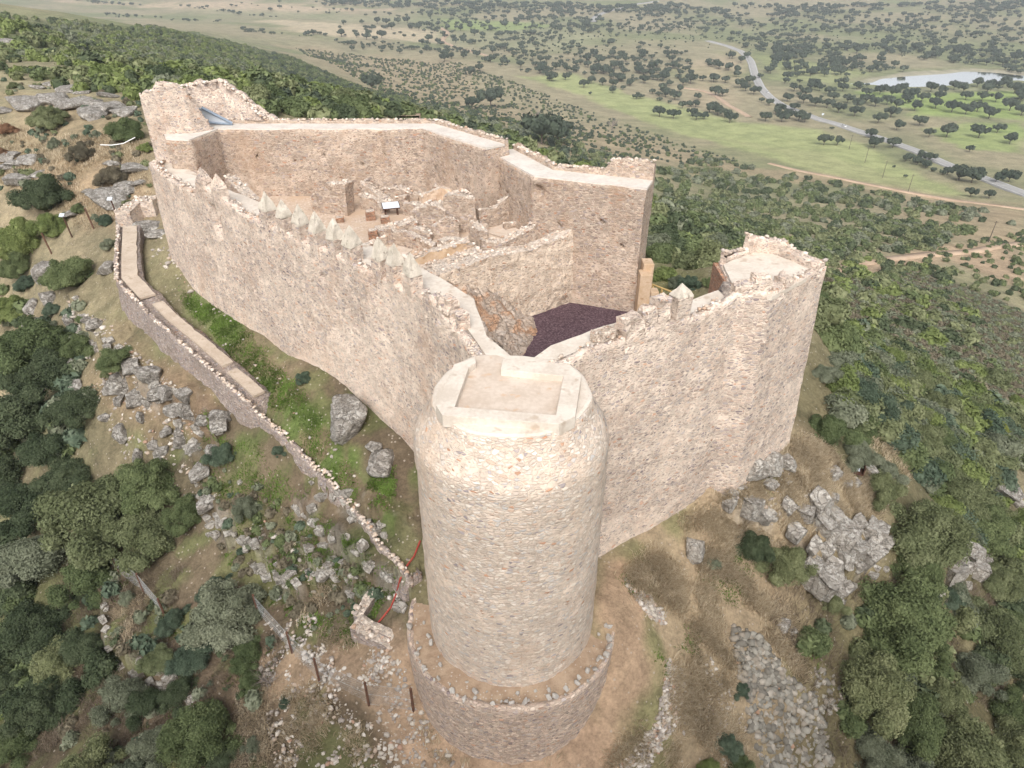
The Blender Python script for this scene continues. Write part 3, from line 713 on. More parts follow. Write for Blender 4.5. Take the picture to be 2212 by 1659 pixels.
def slab(name, outer, inner, z, th, mat, parent, base, ds=.5, edge=.03, seed=0):
    """thin pavement laid between two polylines"""
    A, B, S = resample(outer, inner, ds)
    zz = np.array([z(s) for s in S]) if callable(z) else np.full(len(S), z)
    V = []
    for i in range(len(S)):
        e = n1(np.array([S[i]]), .7, 3, seed)[0]*edge; d = (B[i]-A[i])/np.linalg.norm(B[i]-A[i])
        a = A[i]; b = B[i]+d*e
        V += [(*a, zz[i]-th), (*a, zz[i]), (*b, zz[i]), (*b, zz[i]-th)]
    F = grid_faces(len(S), 4, True).tolist(); n = len(S)
    F += [[3,2,1,0], [(n-1)*4+i for i in range(4)]]
    d = A[1]-A[0]; q = B[0]-A[0]
    if d[0]*q[1]-d[1]*q[0] < 0: F = [list(reversed(f)) for f in F]
    return obj(name, mesh(name, np.array(V)-np.array(base), [tuple(f) for f in F], mat), parent)
def lerp_prof(pts):
    xs = [p[0] for p in pts]; ys = [p[1] for p in pts]
    return lambda s, x=0, y=0: float(np.interp(s, xs, ys))
def sat(line, px, z):
    """distance along a line at which it is seen at photograph x = px"""
    A, _, S = resample(line, line, .05)
    q = [abs(proj((a[0], a[1], z))[0]-px) for a in A]; i = int(np.argmin(q)); return float(S[i]), A[i]

# ---- round tower
TC = (-.02, 20.1)
def build_tower():
    base = (TC[0], TC[1], -29.)
    root = empty('round_tower', base, 'tall round stone tower with flat pale platform on top', 'tower')
    capP = [(737.3+a/3, 553+b/3) for a, b in [(870,640),(740,700),(640,800),(590,900),(610,990),(700,1072),(800,1130),(930,1160),(1060,1168),(1200,1165),(1330,1148),(1430,1118),(1520,1060),(1600,965),(1627,910),(1600,835),(1555,760),(1470,690),(1300,660),(1050,640)]]
    capW = [PX(a, b, -13.42) for a, b in capP]
    ang = np.array([math.atan2(q[1]-TC[1], q[0]-TC[0]) for q in capW]); rad = np.array([math.hypot(q[0]-TC[0], q[1]-TC[1]) for q in capW])
    o = np.argsort(ang); ang = ang[o]; rad = np.clip(rad[o], 1.9, 3.2)
    th = np.linspace(-math.pi, math.pi, 260, endpoint=False)
    rc = np.interp(th, ang, rad, period=2*math.pi)
    rc = np.minimum(rc, 3.3)
    zs = np.concatenate([np.linspace(-27.5, -15.3, 104), [-15.1,-14.9,-14.7,-14.5,-14.3,-14.1,-13.95,-13.8,-13.65,-13.5]])
    V = []
    for z in zs:
        t = float(sst(-15.3, -13.45, np.array(z))); t = t**1.3 if z > -15.3 else 0
        rb = 3.56+(.03 if z < -20.2 else 0)
        r = rb*(1-t)+rc*t
        V.append(np.stack([TC[0]+r*np.cos(th), TC[1]+r*np.sin(th), np.full(len(th), z)], -1))
    V.append(np.stack([TC[0]+rc*.5*np.cos(th), TC[1]+rc*.5*np.sin(th), np.full(len(th), -13.55)], -1))
    V = np.array(V); n, m = V.shape[:2]
    V = jitter(jitter(V.reshape(-1, 3), .022, .28, 5), .05, 1.4, 6)
    F = grid_faces(n, m, True)[:, ::-1]
    F = [tuple(q) for q in F.tolist()]+[tuple((n-1)*m+i for i in range(m))]
    obj('tower_body', mesh('tower_body', V-np.array(base), F, M['tower'], smooth=True), root)
    # lime cap under the platform
    n2_ = 90; th2 = np.linspace(0, 2*math.pi, n2_, endpoint=False); r2 = np.interp(th2, ang, rad, period=2*math.pi)+n1(np.arange(n2_), 3, 2, 4)*.05
    mb = MB(); V = []
    for z, k in ((-13.7, 1.0), (-13.46, 1.0), (-13.41, .96)):
        V += [(TC[0]+r*k*math.cos(a), TC[1]+r*k*math.sin(a), z) for r, a in zip(r2, th2)]
    F = [tuple(q) for q in grid_faces(3, n2_, True)[:, ::-1].tolist()]+[tuple(2*n2_+i for i in range(n2_))]
    mb.add(V, F); mb.build('lime_cap', M['concrete'], root, base)
    # octagonal kerb, open at the back left
    c5 = lambda a, b: (737.3+a/3, 553+b/3)
    KZ = -13.12; FZ = -13.385
    outer = [c5(*q) for q in [(868,655),(730,702),(612,965),(655,1032),(1412,1088),(1517,1038),(1556,775),(1478,702),(1047,663)]]
    inner = [c5(*q) for q in [(872,690),(826,722),(735,975),(736,977),(1388,1030),(1391,1028),(1440,778),(1438,776),(1034,735)]]
    O = [PX(a, b, KZ) for a, b in outer]; I = [PX(a, b, KZ) for a, b in inner]
    V = []; n = len(O)
    for a, b in zip(O, I): V += [(*a, -13.6), (*a, KZ), (*b, KZ), (*b, -13.6)]
    F = [tuple(q) for q in grid_faces(n, 4, True).tolist()]+[(3,2,1,0), tuple((n-1)*4+i for i in range(4))]
    mb = MB(); mb.add(V, F); k = mb.build('kerb', M['concrete'], root, base)
    bv = k.modifiers.new('edge', 'BEVEL'); bv.width = .03; bv.segments = 2
    Fp = [PX(*c5(*q), FZ) for q in [(872,650),(826,722),(720,985),(1400,1045),(1450,765),(1036,730),(1060,662),(1000,640)]]
    cx = sum(p[0] for p in Fp)/len(Fp); cy = sum(p[1] for p in Fp)/len(Fp)
    V = [(*p, FZ) for p in Fp]+[(*p, FZ-.2) for p in Fp]; n = len(Fp)
    F = [tuple(range(n)), tuple(reversed(range(n, 2*n)))]+[(i, i+n, (i+1) % n+n, (i+1) % n) for i in range(n)]
    mb = MB(); mb.add(V, F); mb.build('platform_floor', M['floor_c'], root, base)
    # battered ring at the foot
    th = np.linspace(0, 2*math.pi, 300, endpoint=False); V = []
    ztp = -25.35+.12*np.sin(th*3)+.08*n1(th, .3, 3, 8)
    prof = [(5.0, -31.0), (4.97, -30.2), (4.94,-29.6),(4.9,-29.2),(4.86,-28.8),(4.82,-28.4),(4.79,-28.),(4.76,-27.6),(4.74,-27.2),(4.72,-26.8),(4.70,-26.4),(4.68,-26.1),(4.66,-25.85),(4.64,-25.6),(4.62,None),(4.5,'t'),(4.3,'d')]
    for r, z in prof:
        zz = ztp+.0 if z is None else (ztp+.05 if z == 't' else (ztp-.1 if z == 'd' else np.full(len(th), z)))
        V.append(np.stack([TC[0]+r*np.cos(th), TC[1]+r*np.sin(th), zz], -1))
    V = np.array(V); n, m = V.shape[:2]
    V = jitter(V.reshape(-1, 3), .05, .35, 15)
    rg = obj('foot_ring', mesh('foot_ring', V-np.array(base), grid_faces(n, m, True)[:, ::-1], M['ring'], smooth=True), root)
    rr = np.linspace(3.3, 4.45, 16); V = []
    for r in rr:
        zz = -25.42+.15*(4.45-r)+.06*np.sin(th*5)+n2(np.cos(th)*r, np.sin(th)*r, .5, 4, 8)*.1
        V.append(np.stack([TC[0]+r*np.cos(th), TC[1]+r*np.sin(th), zz], -1))
    V = np.array(V); n, m = V.shape[:2]
    obj('earth_fill', mesh('earth_fill', V.reshape(-1, 3)-np.array(base), grid_faces(n, m, True)[:, ::-1], M['earth'], smooth=True), rg)
    return root
def earthm():
    t = NT('bare_earth'); co = t.n('TexCoord').outputs['Object']
    c = t.mix(t.smooth(t.noise(co, 2., 5, .65), .35, .65), (.34,.24,.165), (.44,.33,.235))
    v = t.n('TexVoronoi', {'Vector': co, 'Scale': 9.}, feature='F1')
    s_ = t.math('MULTIPLY', t.math('GREATER_THAN', t.n('SeparateColor', {0: v.outputs['Color']}).outputs[0], .8), t.math('LESS_THAN', v.outputs['Distance'], .3))
    c = t.mix(s_, c, (.5,.44,.38))
    return t.bsdf(c, .97, t.noise(co, 8, 5, .7), .8, .08)
M['earth'] = earthm()
build_tower()

SMW = True
def gnd(dz): return lambda s, x, y: tz1(x, y)+dz
# ---- merlons
def merlon(parent, base, c, d, w=.8, th=.5, h=.85, cap=.8, z0=LV, mat='wall', seed=0, lean=0., capmat='capm'):
    """upright block with a pyramid cap; c centre, d unit direction along the wall"""
    d = Vector(d).normalized(); n = Vector((-d.y, d.x)); c = Vector(c)
    def ring(z, sw, st, k=8):
        q = []
        for i in range(k):
            for a, b in ((-1, -1),):
                pass
        m_ = 3
        pts = [(-1+2*i/m_, -1) for i in range(m_)]+[(1, -1+2*i/m_) for i in range(m_)]+[(1-2*i/m_, 1) for i in range(m_)]+[(-1, 1-2*i/m_) for i in range(m_)]
        return [(c.x+d.x*a*sw+n.x*b*st, c.y+d.y*a*sw+n.y*b*st, z) for a, b in pts]
    zb = z0-.5; V = []
    lv = np.linspace(zb, z0+h, 7)
    for z in lv: V += ring(z, w/2, th/2)
    V += ring(z0+h+.01, w/2-.05, th/2-.05)
    V = jitter(np.array(V), .05 if cap else .2, .35, seed)
    F = [tuple(q) for q in grid_faces(8, 12, True).tolist()]+[tuple(reversed(range(12))), tuple(7*12+i for i in range(12))]
    mo = obj('merlon', mesh('merlon', V-np.array(base), F, M[mat]), parent)
    if cap:
        V = []
        for t, k in ((0, 1.05), (.1, 1.0), (.4, .76), (.7, .43), (.92, .13), (1., .03)):
            V += ring(z0+h+cap*t, w/2*k, th/2*k)
        V = jitter(np.array(V), .09, .35, seed+3)
        F = [tuple(q) for q in grid_faces(6, 12, True).tolist()]+[tuple(reversed(range(12))), tuple(60+i for i in range(12))]
        obj('cap', mesh('cap', V-np.array(base), F, M[capmat]), mo)
    return mo
def along(line, s):
    A, _, S = resample(line, line, .05); i = int(np.argmin(abs(S-s))); j = min(i+1, len(A)-1); j0 = max(0, j-2)
    return A[i], (A[j]-A[j0])/np.linalg.norm(A[j]-A[j0])

# ---- left curtain wall
Lin = offset(L_out, -2.1)
Lin[0] = PX(1110, 775, LV); Lin[1] = PX(1050, 727, LV)
lo, li = L_out+[(-25.4, 50.2)], Lin+[(-23.4, 49.8)]
lb = (-13., 36., -21.5)
left = empty('curtain_wall', lb, 'long rubble curtain wall left of the round tower with pyramid capped merlons', 'castle wall', 'curtain walls of the castle')
sL = {k: sat(L_out, k, LV)[0] for k in (1020,980,955,925,900,790,760,560,520,487,470,430,400,367,340,330)}
par = lerp_prof([(0,-13.45),(sL[980],-13.4),(sL[955],-12.95),(sL[925],-12.9),(sL[900],-13.1),(sL[900]+.3,-13.38),(sL[790],-13.38),(sL[790]+.3,-13.4),(sL[760]-.3,-13.4),(sL[760],-13.36),(sL[560],-13.3),(sL[520],-13.2),(sL[487],-13.0),(sL[470],-12.6),(sL[430],-12.4),(sL[430]+.4,-13.25),(sL[367],-13.3),(sL[340],-13.1),(sL[330],-12.9),(sL[330]+3,-13.3)])
_,q_ = sat(L_out, 470, -14.5); dL = [(q_[0], q_[1], -14.4, .42, .75, .45, 1)]+[(*sat(L_out, a_, z_)[1], z_, .12, .12, .3, 1) for a_, z_ in ((520,-15.2),(610,-16.),(700,-15.),(790,-16.4),(860,-15.6),(560,-18.),(660,-18.6))]
mwall('masonry', left, M['wall'], lb, outer=lo, inner=li, ztop=par, zwalk=LV, zb_out=gnd(-.8), zb_in=-20.5, pth=.5, batter=.35, seed=1, rag=.25, rough=.09, ds=.17, dv=.2, cope=(7, .13), dents=dL)
slab('walkway', offset(lo, -.5), offset(li, .0), -13.44, .14, M['concrete'], left, lb, edge=.08)
for k, (tx, c_, h_, w_) in enumerate([(567,1,.95,.85),(603,1,.9,.85),(637,1,.9,.85),(673,1,.85,.85),(713,1,.85,.85),(748,1,.85,.85),(811,1,.9,.85),(841,1,.9,.85),(877,1,.9,.85)]):
    s_, _ = sat(L_out, tx, -12.4); p_, d_ = along(L_out, s_); n_ = np.array([d_[1], -d_[0]])
    merlon(left, lb, p_+n_*.3, d_, .66, .68, h_+.05, 1.0, seed=k*5, z0=LV)
for k, (tx, h_, w_) in enumerate([(434,1.15,.85),(466,1.15,.9),(924,.5,.5),(955,1.05,.8),(979,.75,.55)]):
    s_, _ = sat(L_out, tx, -12.6); p_, d_ = along(L_out, s_); n_ = np.array([d_[1], -d_[0]])
    merlon(left, lb, p_+n_*.27, d_, w_, .6, h_, .85 if k < 2 else 0, seed=60+k*5, capmat='wall')

# ---- right curtain wall and bastion
R_all = R_out+[tuple(p) for p in B_out[1:]]
Rin = offset(R_all, 1.45); Rin[0] = PX(1150, 775, LV)
sB = sat(R_all, 1600, -13.3)[0]
zwR = lambda s, x=0, y=0: -13.5 if s < sB else -13.06
rb = (6., 25., -24.)
right = empty('curtain_wall', rb, 'pale curtain wall right of the round tower with broken stub merlons', 'castle wall', 'curtain walls of the castle')
sR = {k: sat(R_out, k, LV)[0] for k in (1240,1304,1345,1350,1500,1540,1580)}
par = lerp_prof([(0,-13.45),(sR[1240],-13.35),(sR[1304],-13.3),(sR[1345],-13.3),(sR[1350],-13.25),(sR[1500],-13.3),(sR[1540],-13.2),(sR[1580],-13.1),(sB,-13.0),(sB+1.2,-12.85),(sB+3.,-12.95),(99,-12.8)])
mwall('masonry', right, M['wall_r'], rb, outer=R_all, inner=Rin, ztop=par, zwalk=zwR, zb_out=gnd(-.8), zb_in=-21.5, pth=.4, batter=.6, seed=2, rag=.2, rough=.08, ds=.17, dv=.2, cope=(6, .12))
slab('walkway', offset(R_out, .4), offset(Rin[:len(R_out)], .0), -13.44, .14, M['concrete'], right, rb, edge=.1)
for k, (tx, h_, w_, c_) in enumerate([(1371,.95,.95,0),(1411,1.05,.5,0),(1435,1.4,.6,0),(1479,1.25,.8,.5)]):
    s_, _ = sat(R_out, tx, -12.8); p_, d_ = along(R_out, s_); n_ = np.array([-d_[1], d_[0]])
    merlon(right, rb, p_+n_*.3, d_, w_, .6, h_, c_, seed=90+k*5, mat='wall_r')
mb = MB()
rs = np.random.RandomState(5)
for i in range(26):
    px_ = 1282+i*2.8; q = PX(px_, 731-i*.85+rs.rand()*4-2, -13.3); mb.box((q[0], q[1], -13.28+rs.rand()*.1), (.28+rs.rand()*.15,.25,.3), rs.rand()*3, 0, .12)
mb.build('rubble_coping', M['rubble'], right, rb)

bb = (12.5, 29.5, -24.)
Bt = -13.1
bast = empty('gate_bastion', bb, 'square stone gate bastion at the right corner with flat pale top', 'bastion')
Bin = [PX(1592,628,Bt), PX(1556,566,Bt), PX(1640,534,Bt)]
_bf = offset([tuple(p) for p in B_out], .35)
poly_o = [_bf[0], _bf[1], _bf[2], (PX(1745,558,Bt)), PX(1640,530,Bt), PX(1552,562,Bt)]
def prism_rough(name, poly, ztop, zbot, mat, parent, base, batter=0., ds=.2, dv=.22, rag=.08, rough=.08, seed=0, zt_f=None):
    """closed rough masonry block on a plan polygon (any winding)"""
    a = sum(poly[i][0]*poly[(i+1) % len(poly)][1]-poly[(i+1) % len(poly)][0]*poly[i][1] for i in range(len(poly)))
    if a < 0: poly = list(reversed(poly))
    pl = poly+[poly[0]]; A, _, S = resample(pl, pl, ds); A = A[:-1]; S = S[:-1]
    c = A.mean(0); n = len(A)
    T = np.roll(A, -1, 0)-np.roll(A, 1, 0); N = np.stack([T[:, 1], -T[:, 0]], -1); N /= np.linalg.norm(N, axis=1)[:, None]+1e-9
    zb = np.array([zbot(0, *q) for q in A]) if callable(zbot) else np.full(n, zbot)
    zt = np.array([ztop(s, *q) for s, q in zip(S, A)]) if callable(ztop) else np.full(n, ztop)
    zt = zt+n1(S, .6, 3, seed)*rag
    H = float(np.median(zt-zb)); nv = max(2, int(H/dv)); V = []
    for k in range(nv+1):
        t = k/nv; V.append(np.concatenate([A+N*batter*(1-t), (zb+(zt-zb)*t)[:, None]], 1))
    for f, dz in ((.06, .0), (.5, -.02)):
        V.append(np.concatenate([A*(1-f)+c*f, (zt*(1-f)+zt.mean()*f+dz)[:, None]], 1))
    V = np.array(V); m = n
    V = jitter(jitter(V.reshape(-1, 3), rough*.4, .32, seed), rough*.8, 1.5, seed+2)
    F = [tuple(q) for q in grid_faces(len(V)//m, m, True).tolist()]
    F += [tuple(len(V)-m+i for i in range(m))]
    return obj(name, mesh(name, V-np.array(base), F, mat), parent)
prism_rough('masonry', poly_o, Bt-.05, gnd(-1.), M['wall_r'], bast, bb, .5, seed=21)
def plate(name, poly, z, th, mat, parent, base=(0,0,0), edge=.08, seed=0):
    a = sum(poly[i][0]*poly[(i+1) % len(poly)][1]-poly[(i+1) % len(poly)][0]*poly[i][1] for i in range(len(poly)))
    if a < 0: poly = list(reversed(poly))
    pl = list(poly)+[poly[0]]; A, _, S = resample(pl, pl, .4); A = A[:-1]; S = S[:-1]
    c = A.mean(0); d = c-A; d /= np.linalg.norm(d, axis=1)[:, None]; A = A+d*(n1(S, .8, 3, seed)*edge)[:, None]; n = len(A)
    V = np.concatenate([np.c_[A, np.full(n, z)], np.c_[A, np.full(n, z-th)]]); F = [tuple(range(n)), tuple(reversed(range(n, 2*n)))]+[(i, i+n, (i+1) % n+n, (i+1) % n) for i in range(n)]
    return obj(name, mesh(name, V-np.array(base), F, mat), parent)
plate('roof_slab', [PX(a, b, -13.02) for a, b in [(1594,638),(1562,572),(1640,540),(1745,575),(1768,586),(1668,640)]], -13.0, .2, M['concrete'], bast, bb, .1)
for nm, pts, th_, hh in [('parapet', [(1604,548),(1622,541),(1690,547)], .5, .75), ('parapet', [(1690,548),(1712,556),(1745,572),(1780,582)], .5, .4), ('parapet', [(1556,566),(1575,556),(1604,548)], .4, .3)]:
    ln = [PX(a, b, Bt) for a, b in pts]
    zt_ = -13.0+hh
    mwall(nm, bast, M['wall_r'], bb, outer=ln, inner=offset(ln, -th_), ztop=lambda s, x, y, q=zt_: q+n1(np.array([s]), .9, 2, 7)[0]*.3, zwalk=zt_-.05, zb_out=-13.4, zb_in=-13.4, pth=.2, seed=33, rag=.25, rough=.12, ds=.15, dv=.15, cope=(8, .16))
for k, (a, b, h_, w_) in enumerate([(1610,652,.55,.9),(1647,645,.9,.65),(1706,620,.55,.65),(1688,634,.3,.5),(1775,588,.4,.5)]):
    s_, _ = sat(B_out, a, Bt+.3); q, dd = along(B_out, s_); n_ = np.array([-dd[1], dd[0]])
    merlon(bast, bb, q+n_*.34, dd, w_, .6, h_, 0, z0=Bt, seed=120+k, mat='wall_r')

# ---- keep walls round the courtyard
kb = (3., 44., -20.)
keep = empty('keep_wall', kb, 'high courtyard wall on the right with a pale walkway, ending in a sheer corner', 'castle wall', 'inner castle walls')
K_out = offset(K_in, 2.3)
sK = sat(K_out, 1327, -12.)[0]; sK2 = sat(K_out, 1304, -12.)[0]
par = lerp_prof([(0,-11.95),(sK2,-11.95),(sK,-11.25),(sK+2.4,-11.15),(99,-11.3)])
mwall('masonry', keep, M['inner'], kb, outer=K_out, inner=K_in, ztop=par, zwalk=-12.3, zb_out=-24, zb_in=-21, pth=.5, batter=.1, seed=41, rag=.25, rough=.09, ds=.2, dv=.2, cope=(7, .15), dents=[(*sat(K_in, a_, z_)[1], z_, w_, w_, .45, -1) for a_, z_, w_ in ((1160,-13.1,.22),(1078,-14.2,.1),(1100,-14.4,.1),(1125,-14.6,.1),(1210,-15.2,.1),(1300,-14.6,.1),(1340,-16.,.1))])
slab('walkway', offset(K_out, -.5), offset(K_in, .1), -12.24, .14, M['walk'], keep, kb, edge=.03)
ub = (-8., 52., -18.)
up = empty('keep_wall', ub, 'high rear courtyard wall bending twice under a pale walkway', 'castle wall', 'inner castle walls')
U_out = offset(U_in, 2.1); U_out[0] = PX(352, 285, -11.5); U_out[1] = PX(400, 280, -11.5)
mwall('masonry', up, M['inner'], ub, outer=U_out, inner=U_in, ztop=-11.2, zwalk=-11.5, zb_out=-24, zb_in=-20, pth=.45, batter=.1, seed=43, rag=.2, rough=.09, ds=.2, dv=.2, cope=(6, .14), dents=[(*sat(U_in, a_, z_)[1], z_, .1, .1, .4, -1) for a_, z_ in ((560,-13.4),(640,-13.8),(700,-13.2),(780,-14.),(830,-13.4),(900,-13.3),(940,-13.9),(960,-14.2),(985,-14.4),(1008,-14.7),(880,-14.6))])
slab('walkway', offset(U_out, -.42), offset(U_in, .1), -11.44, .14, M['walk'], up, ub, edge=.03)
#==PART3==
# ------------------------------------------------------------------ inside the walls
ZC, ZG = -16.35, -20.35
def flat_ground(name, poly, z, mat, label, th=.3, sub=.5, amp=.04):
    """uneven flat ground: a fine grid clipped to a plan polygon"""
    q = np.array(poly); lo, hi = q.min(0), q.max(0)
    xs = np.arange(lo[0], hi[0]+sub, sub); ys = np.arange(lo[1], hi[1]+sub, sub); X, Y = np.meshgrid(xs, ys, indexing='ij')
    Z = z+n2(X, Y, 2.5, 3, 5)*amp
    F = grid_faces(len(xs), len(ys)); c = np.stack([X, Y], -1).reshape(-1, 2)[F].mean(1)
    F = F[inpoly(c[:, 0], c[:, 1], poly)]
    o = obj(name, mesh(name, np.stack([X, Y, Z], -1).reshape(-1, 3), F, mat, smooth=True)); tag(o, label, 'ground', kind='structure'); return o
court_poly = [(-3.5,29.0),(-6.6,31.4)]+[(p[0]+.8, p[1]+1.0) for p in L_out[4:]]+[(-23.5,50.5)]+[(p[0], p[1]+.8) for p in U_in[2:]]+[(p[0]+.6, p[1]+.6) for p in K_in[:2]]+[(5.0,43.0),(3.,41.2),(-.6,39.0),(-5.2,36.0),(-6.5,34.5)]
flat_ground('courtyard', court_poly, ZC, M['court'], 'cobbled pale floor of the upper courtyard')
gy = [(-1.5,22.5),(2.5,23.2),(6,25.6),(10.2,29.5),(11,33.5),(14.5,36.5),(10,42),(8.3,40.6),(5.5,43),(-1,38.8),(-3,32)]
flat_ground('gravel_yard', gy, ZG, M['gravel'], 'dark purple gravel floor of the lower yard', amp=.05)
def patch(name, pts, z, mat, label, th=.06):
    o = plate(name, [PX(a, b, z) for a, b in pts], z, th, mat, None); tag(o, label, 'floor', kind='structure'); return o
patch('gravel_patch', [(849,421),(919,415),(921,431),(887,439),(849,443)], ZC+.08, M['walk'], 'pale gravel patch in the rear corner of the courtyard')
patch('lime_floor', [(1048,500),(1106,474),(1146,487),(1100,517)], ZC+.09, M['floor_c'], 'smooth lime floor of the small room by the right courtyard wall')
patch('lime_floor', [(800,548),(868,524),(905,530),(850,565)], ZC+.08, M['floor_c'], 'smooth lime floor behind the merlons')
patch('lime_floor', [(955,535),(1030,500),(1040,530),(1010,560)], ZC+.085, M['floor_c'], 'smooth lime floor in the middle of the ruins')

def ruin(pts, tops, th, label, zb=None, mat='inner', seed=0, rag=.45, group='ruined walls inside the courtyard', top='rubble', name='ruined_wall', rough=.2, batter=.05):
    """broken wall along plan points with given top heights; the broken top carries pale mortar and stones"""
    zb = ZC-.3 if zb is None else zb
    a = list(pts); b = offset(a, th); S = [0]
    for i in range(1, len(a)): S.append(S[-1]+math.hypot(a[i][0]-a[i-1][0], a[i][1]-a[i-1][1]))
    f = lerp_prof(list(zip(S, tops)))
    base = (sum(p[0] for p in a)/len(a), sum(p[1] for p in a)/len(a), zb)
    V, F = sec_wall(a, b, f, lambda s, x, y: f(s)-.06, zb, zb, pth=th*.5, batter=batter, ds=.15, dv=.17, seed=seed, rag=rag, rough=rough)
    d = np.array(a[1])-np.array(a[0]); q = np.array(b[0])-np.array(a[0])
    F = [tuple(reversed(g)) for g in F] if d[0]*q[1]-d[1]*q[0] > 0 else F
    Vb = np.array(V); zc = np.array([Vb[list(g)][:, 2].mean() for g in F])
    nz = []
    for g in F:
        p0, p1, p2 = Vb[g[0]], Vb[g[1]], Vb[g[2]]; n_ = np.cross(p1-p0, p2-p0); nz.append(abs(n_[2])/(np.linalg.norm(n_)+1e-9))
    nz = np.array(nz); mi = ((nz > .6) & (zc > zb+.2)).astype(int)
    v2, f2 = _cope(a, b, lambda s, x, y: f(s)-.03, 16*max(.6, th), .15, seed); F = list(F)+[tuple(i+len(Vb) for i in g) for g in f2]; mi = np.concatenate([mi, np.full(len(f2), 2)]); Vb = np.concatenate([Vb, v2])
    o = obj(name, mesh(name, Vb-np.array(base), F, [M[mat], M[top], M['rubble_c']], mi)); o.location = base
    tag(o, label, 'ruined wall', group); return o
r_ = ruin
r_([(-14.2,47.8),(-12.9,47.3),(-11.5,46.9)], [-15.2,-14.3,-14.0], 1.1, 'tallest free standing broken wall at the left of the courtyard', seed=201)
r_([(-19.8,47.4),(-18.6,46.6),(-17,45.6)], [-13.7,-14.7,-16.1], .9, 'broken stair wall sloping down inside the left curtain wall', seed=202, rag=.2)
r_([(-11.2,50.3),(-9.9,49.6),(-9.2,48.6)], [-15.0,-15.8,-16.0], .9, 'low crumbled wall stub behind the tallest broken wall', seed=203)
r_([(-9.6,50.4),(-8.4,50.2),(-6.9,49.9)], [-15.5,-15.4,-15.8], .7, 'low wall remains in front of the rear wall', seed=204)
r_([(-7.7,47.2),(-6.8,46.5),(-5.6,45.2)], [-15.5,-15.4,-15.6], .8, 'low wall stub right beside the white information board', seed=205, rag=.2)
r_([(-6.4,48.3),(-5.,49.2),(-3.6,48.6)], [-15.4,-15.1,-15.2], .6, 'thin plastered room wall behind the central ruin block', seed=206, rag=.2, mat='plaster')
r_([(-4.5,43.9),(-3.4,43.6),(-2.4,43.8)], [-14.1,-13.9,-14.1], 1.5, 'highest block of the central ruin with a flat mortar top', seed=207, rag=.25)
r_([(-6.8,44.3),(-5.6,43.8),(-4.4,43.7)], [-15.2,-14.5,-14.8], 1.4, 'stepped left shoulder of the central ruin block', seed=208)
r_([(-8.8,42.4),(-7.4,42.6),(-6.2,43.0)], [-15.9,-15.6,-15.4], 1.2, 'low stepped foot of the central ruin block', seed=209)
r_([(-2.1,44.2),(-1.,44.9),(.0,45.6)], [-15.0,-15.05,-14.3], .5, 'side wall of the small room against the right courtyard wall', seed=210, rag=.2)
r_([(-.4,40.2),(1.,41.4),(2.6,42.9),(3.6,43.5)], [-15.7,-15.4,-14.9,-14.7], .8, 'slanting room wall between lime floor and dividing wall', seed=211)
r_([(-2.7,41.2),(-2.0,40.2)], [-14.8,-15.1], .7, 'upright broken pier at the middle of the ruins', seed=212, rag=.3)
r_([(-2.0,39.9),(-1.1,39.9),(-.4,40.2)], [-15.4,-15.6,-15.7], .9, 'low rounded wall lump below the upright broken pier', seed=213)
r_([(-8.2,41.8),(-6.6,40.7),(-4.9,39.7)], [-15.3,-15.3,-15.7], .6, 'stone wall of the rear sunken room', seed=214)
r_([(-10.2,39.6),(-8.9,40.6),(-7.9,41.5)], [-16.0,-15.95,-15.8], .45, 'knee high wall edging the cobbled court', seed=215, rag=.12)
r_([(-6.9,36.8),(-5.0,38.0),(-2.6,39.5)], [-15.8,-15.5,-15.4], .8, 'ochre plastered wall of the front sunken room', seed=216, mat='ochre', rag=.25)
r_([(-1.25,38.0),(1.2,39.5),(3.2,40.9),(5.2,42.3)], [-15.7,-15.9,-15.6,-14.9], 1.0, 'tall dividing wall with a wavy broken top above the dark gravel', zb=-21, seed=217, rag=.4, mat='cross')
r_([(-5.9,34.9),(-4.4,36.0),(-2.6,37.2),(-1.15,38.1)], [-16.4,-16.0,-15.9,-15.7], 2.0, 'lower left part of the dividing wall above the orange rocks', zb=-20.5, seed=218, rag=.45, mat='cross')
r_([(-5.4,33.5),(-5.9,34.8),(-6.8,36.6)], [-16.6,-16.4,-16.0], .9, 'rounded rubble lip behind the near merlons', seed=219)
r_([(8.0,38.9),(8.9,37.8),(9.7,36.4)], [-19.0,-19.2,-19.9], .7, 'rubble wall stub between stepped pier and right curtain wall', zb=-21, seed=220, rag=.4)
r_([(-10.9,48.4),(-9.9,48.0),(-9.3,47.3)], [-15.3,-15.6,-16.0], .8, 'rounded low heap right of the tallest broken wall', seed=230)
r_([(-8.6,49.0),(-7.7,48.6)], [-15.7,-15.6], .6, 'short low block in front of the rear wall remains', seed=231)
r_([(-5.2,42.6),(-4.2,42.3),(-3.4,42.5)], [-15.6,-15.0,-15.2], .9, 'dark hollowed step below the highest ruin block', seed=232)
r_([(-6.9,42.6),(-6.0,42.0),(-5.2,41.9)], [-15.9,-15.5,-15.8], .9, 'collapsed heap between sunken room and central block', seed=233)
r_([(-2.9,40.9),(-3.9,40.4),(-4.6,39.9)], [-15.6,-15.4,-15.5], 1.3, 'broad rubble topped wall joining the two sunken rooms', seed=234)
r_([(-2.4,43.2),(-1.5,43.6)], [-15.7,-15.9], .5, 'small wall stump right of the highest ruin block', seed=235)
r_([(-.4,44.0),(.6,44.6),(1.2,44.5)], [-15.9,-15.9,-16.0], .4, 'kerb of the small lime floored room', seed=236, rag=.1)
r_([(-5.2,49.8),(-4.5,50.6)], [-15.2,-14.2], .7, 'short stair stump in the rear corner of the courtyard', seed=237, rag=.2)
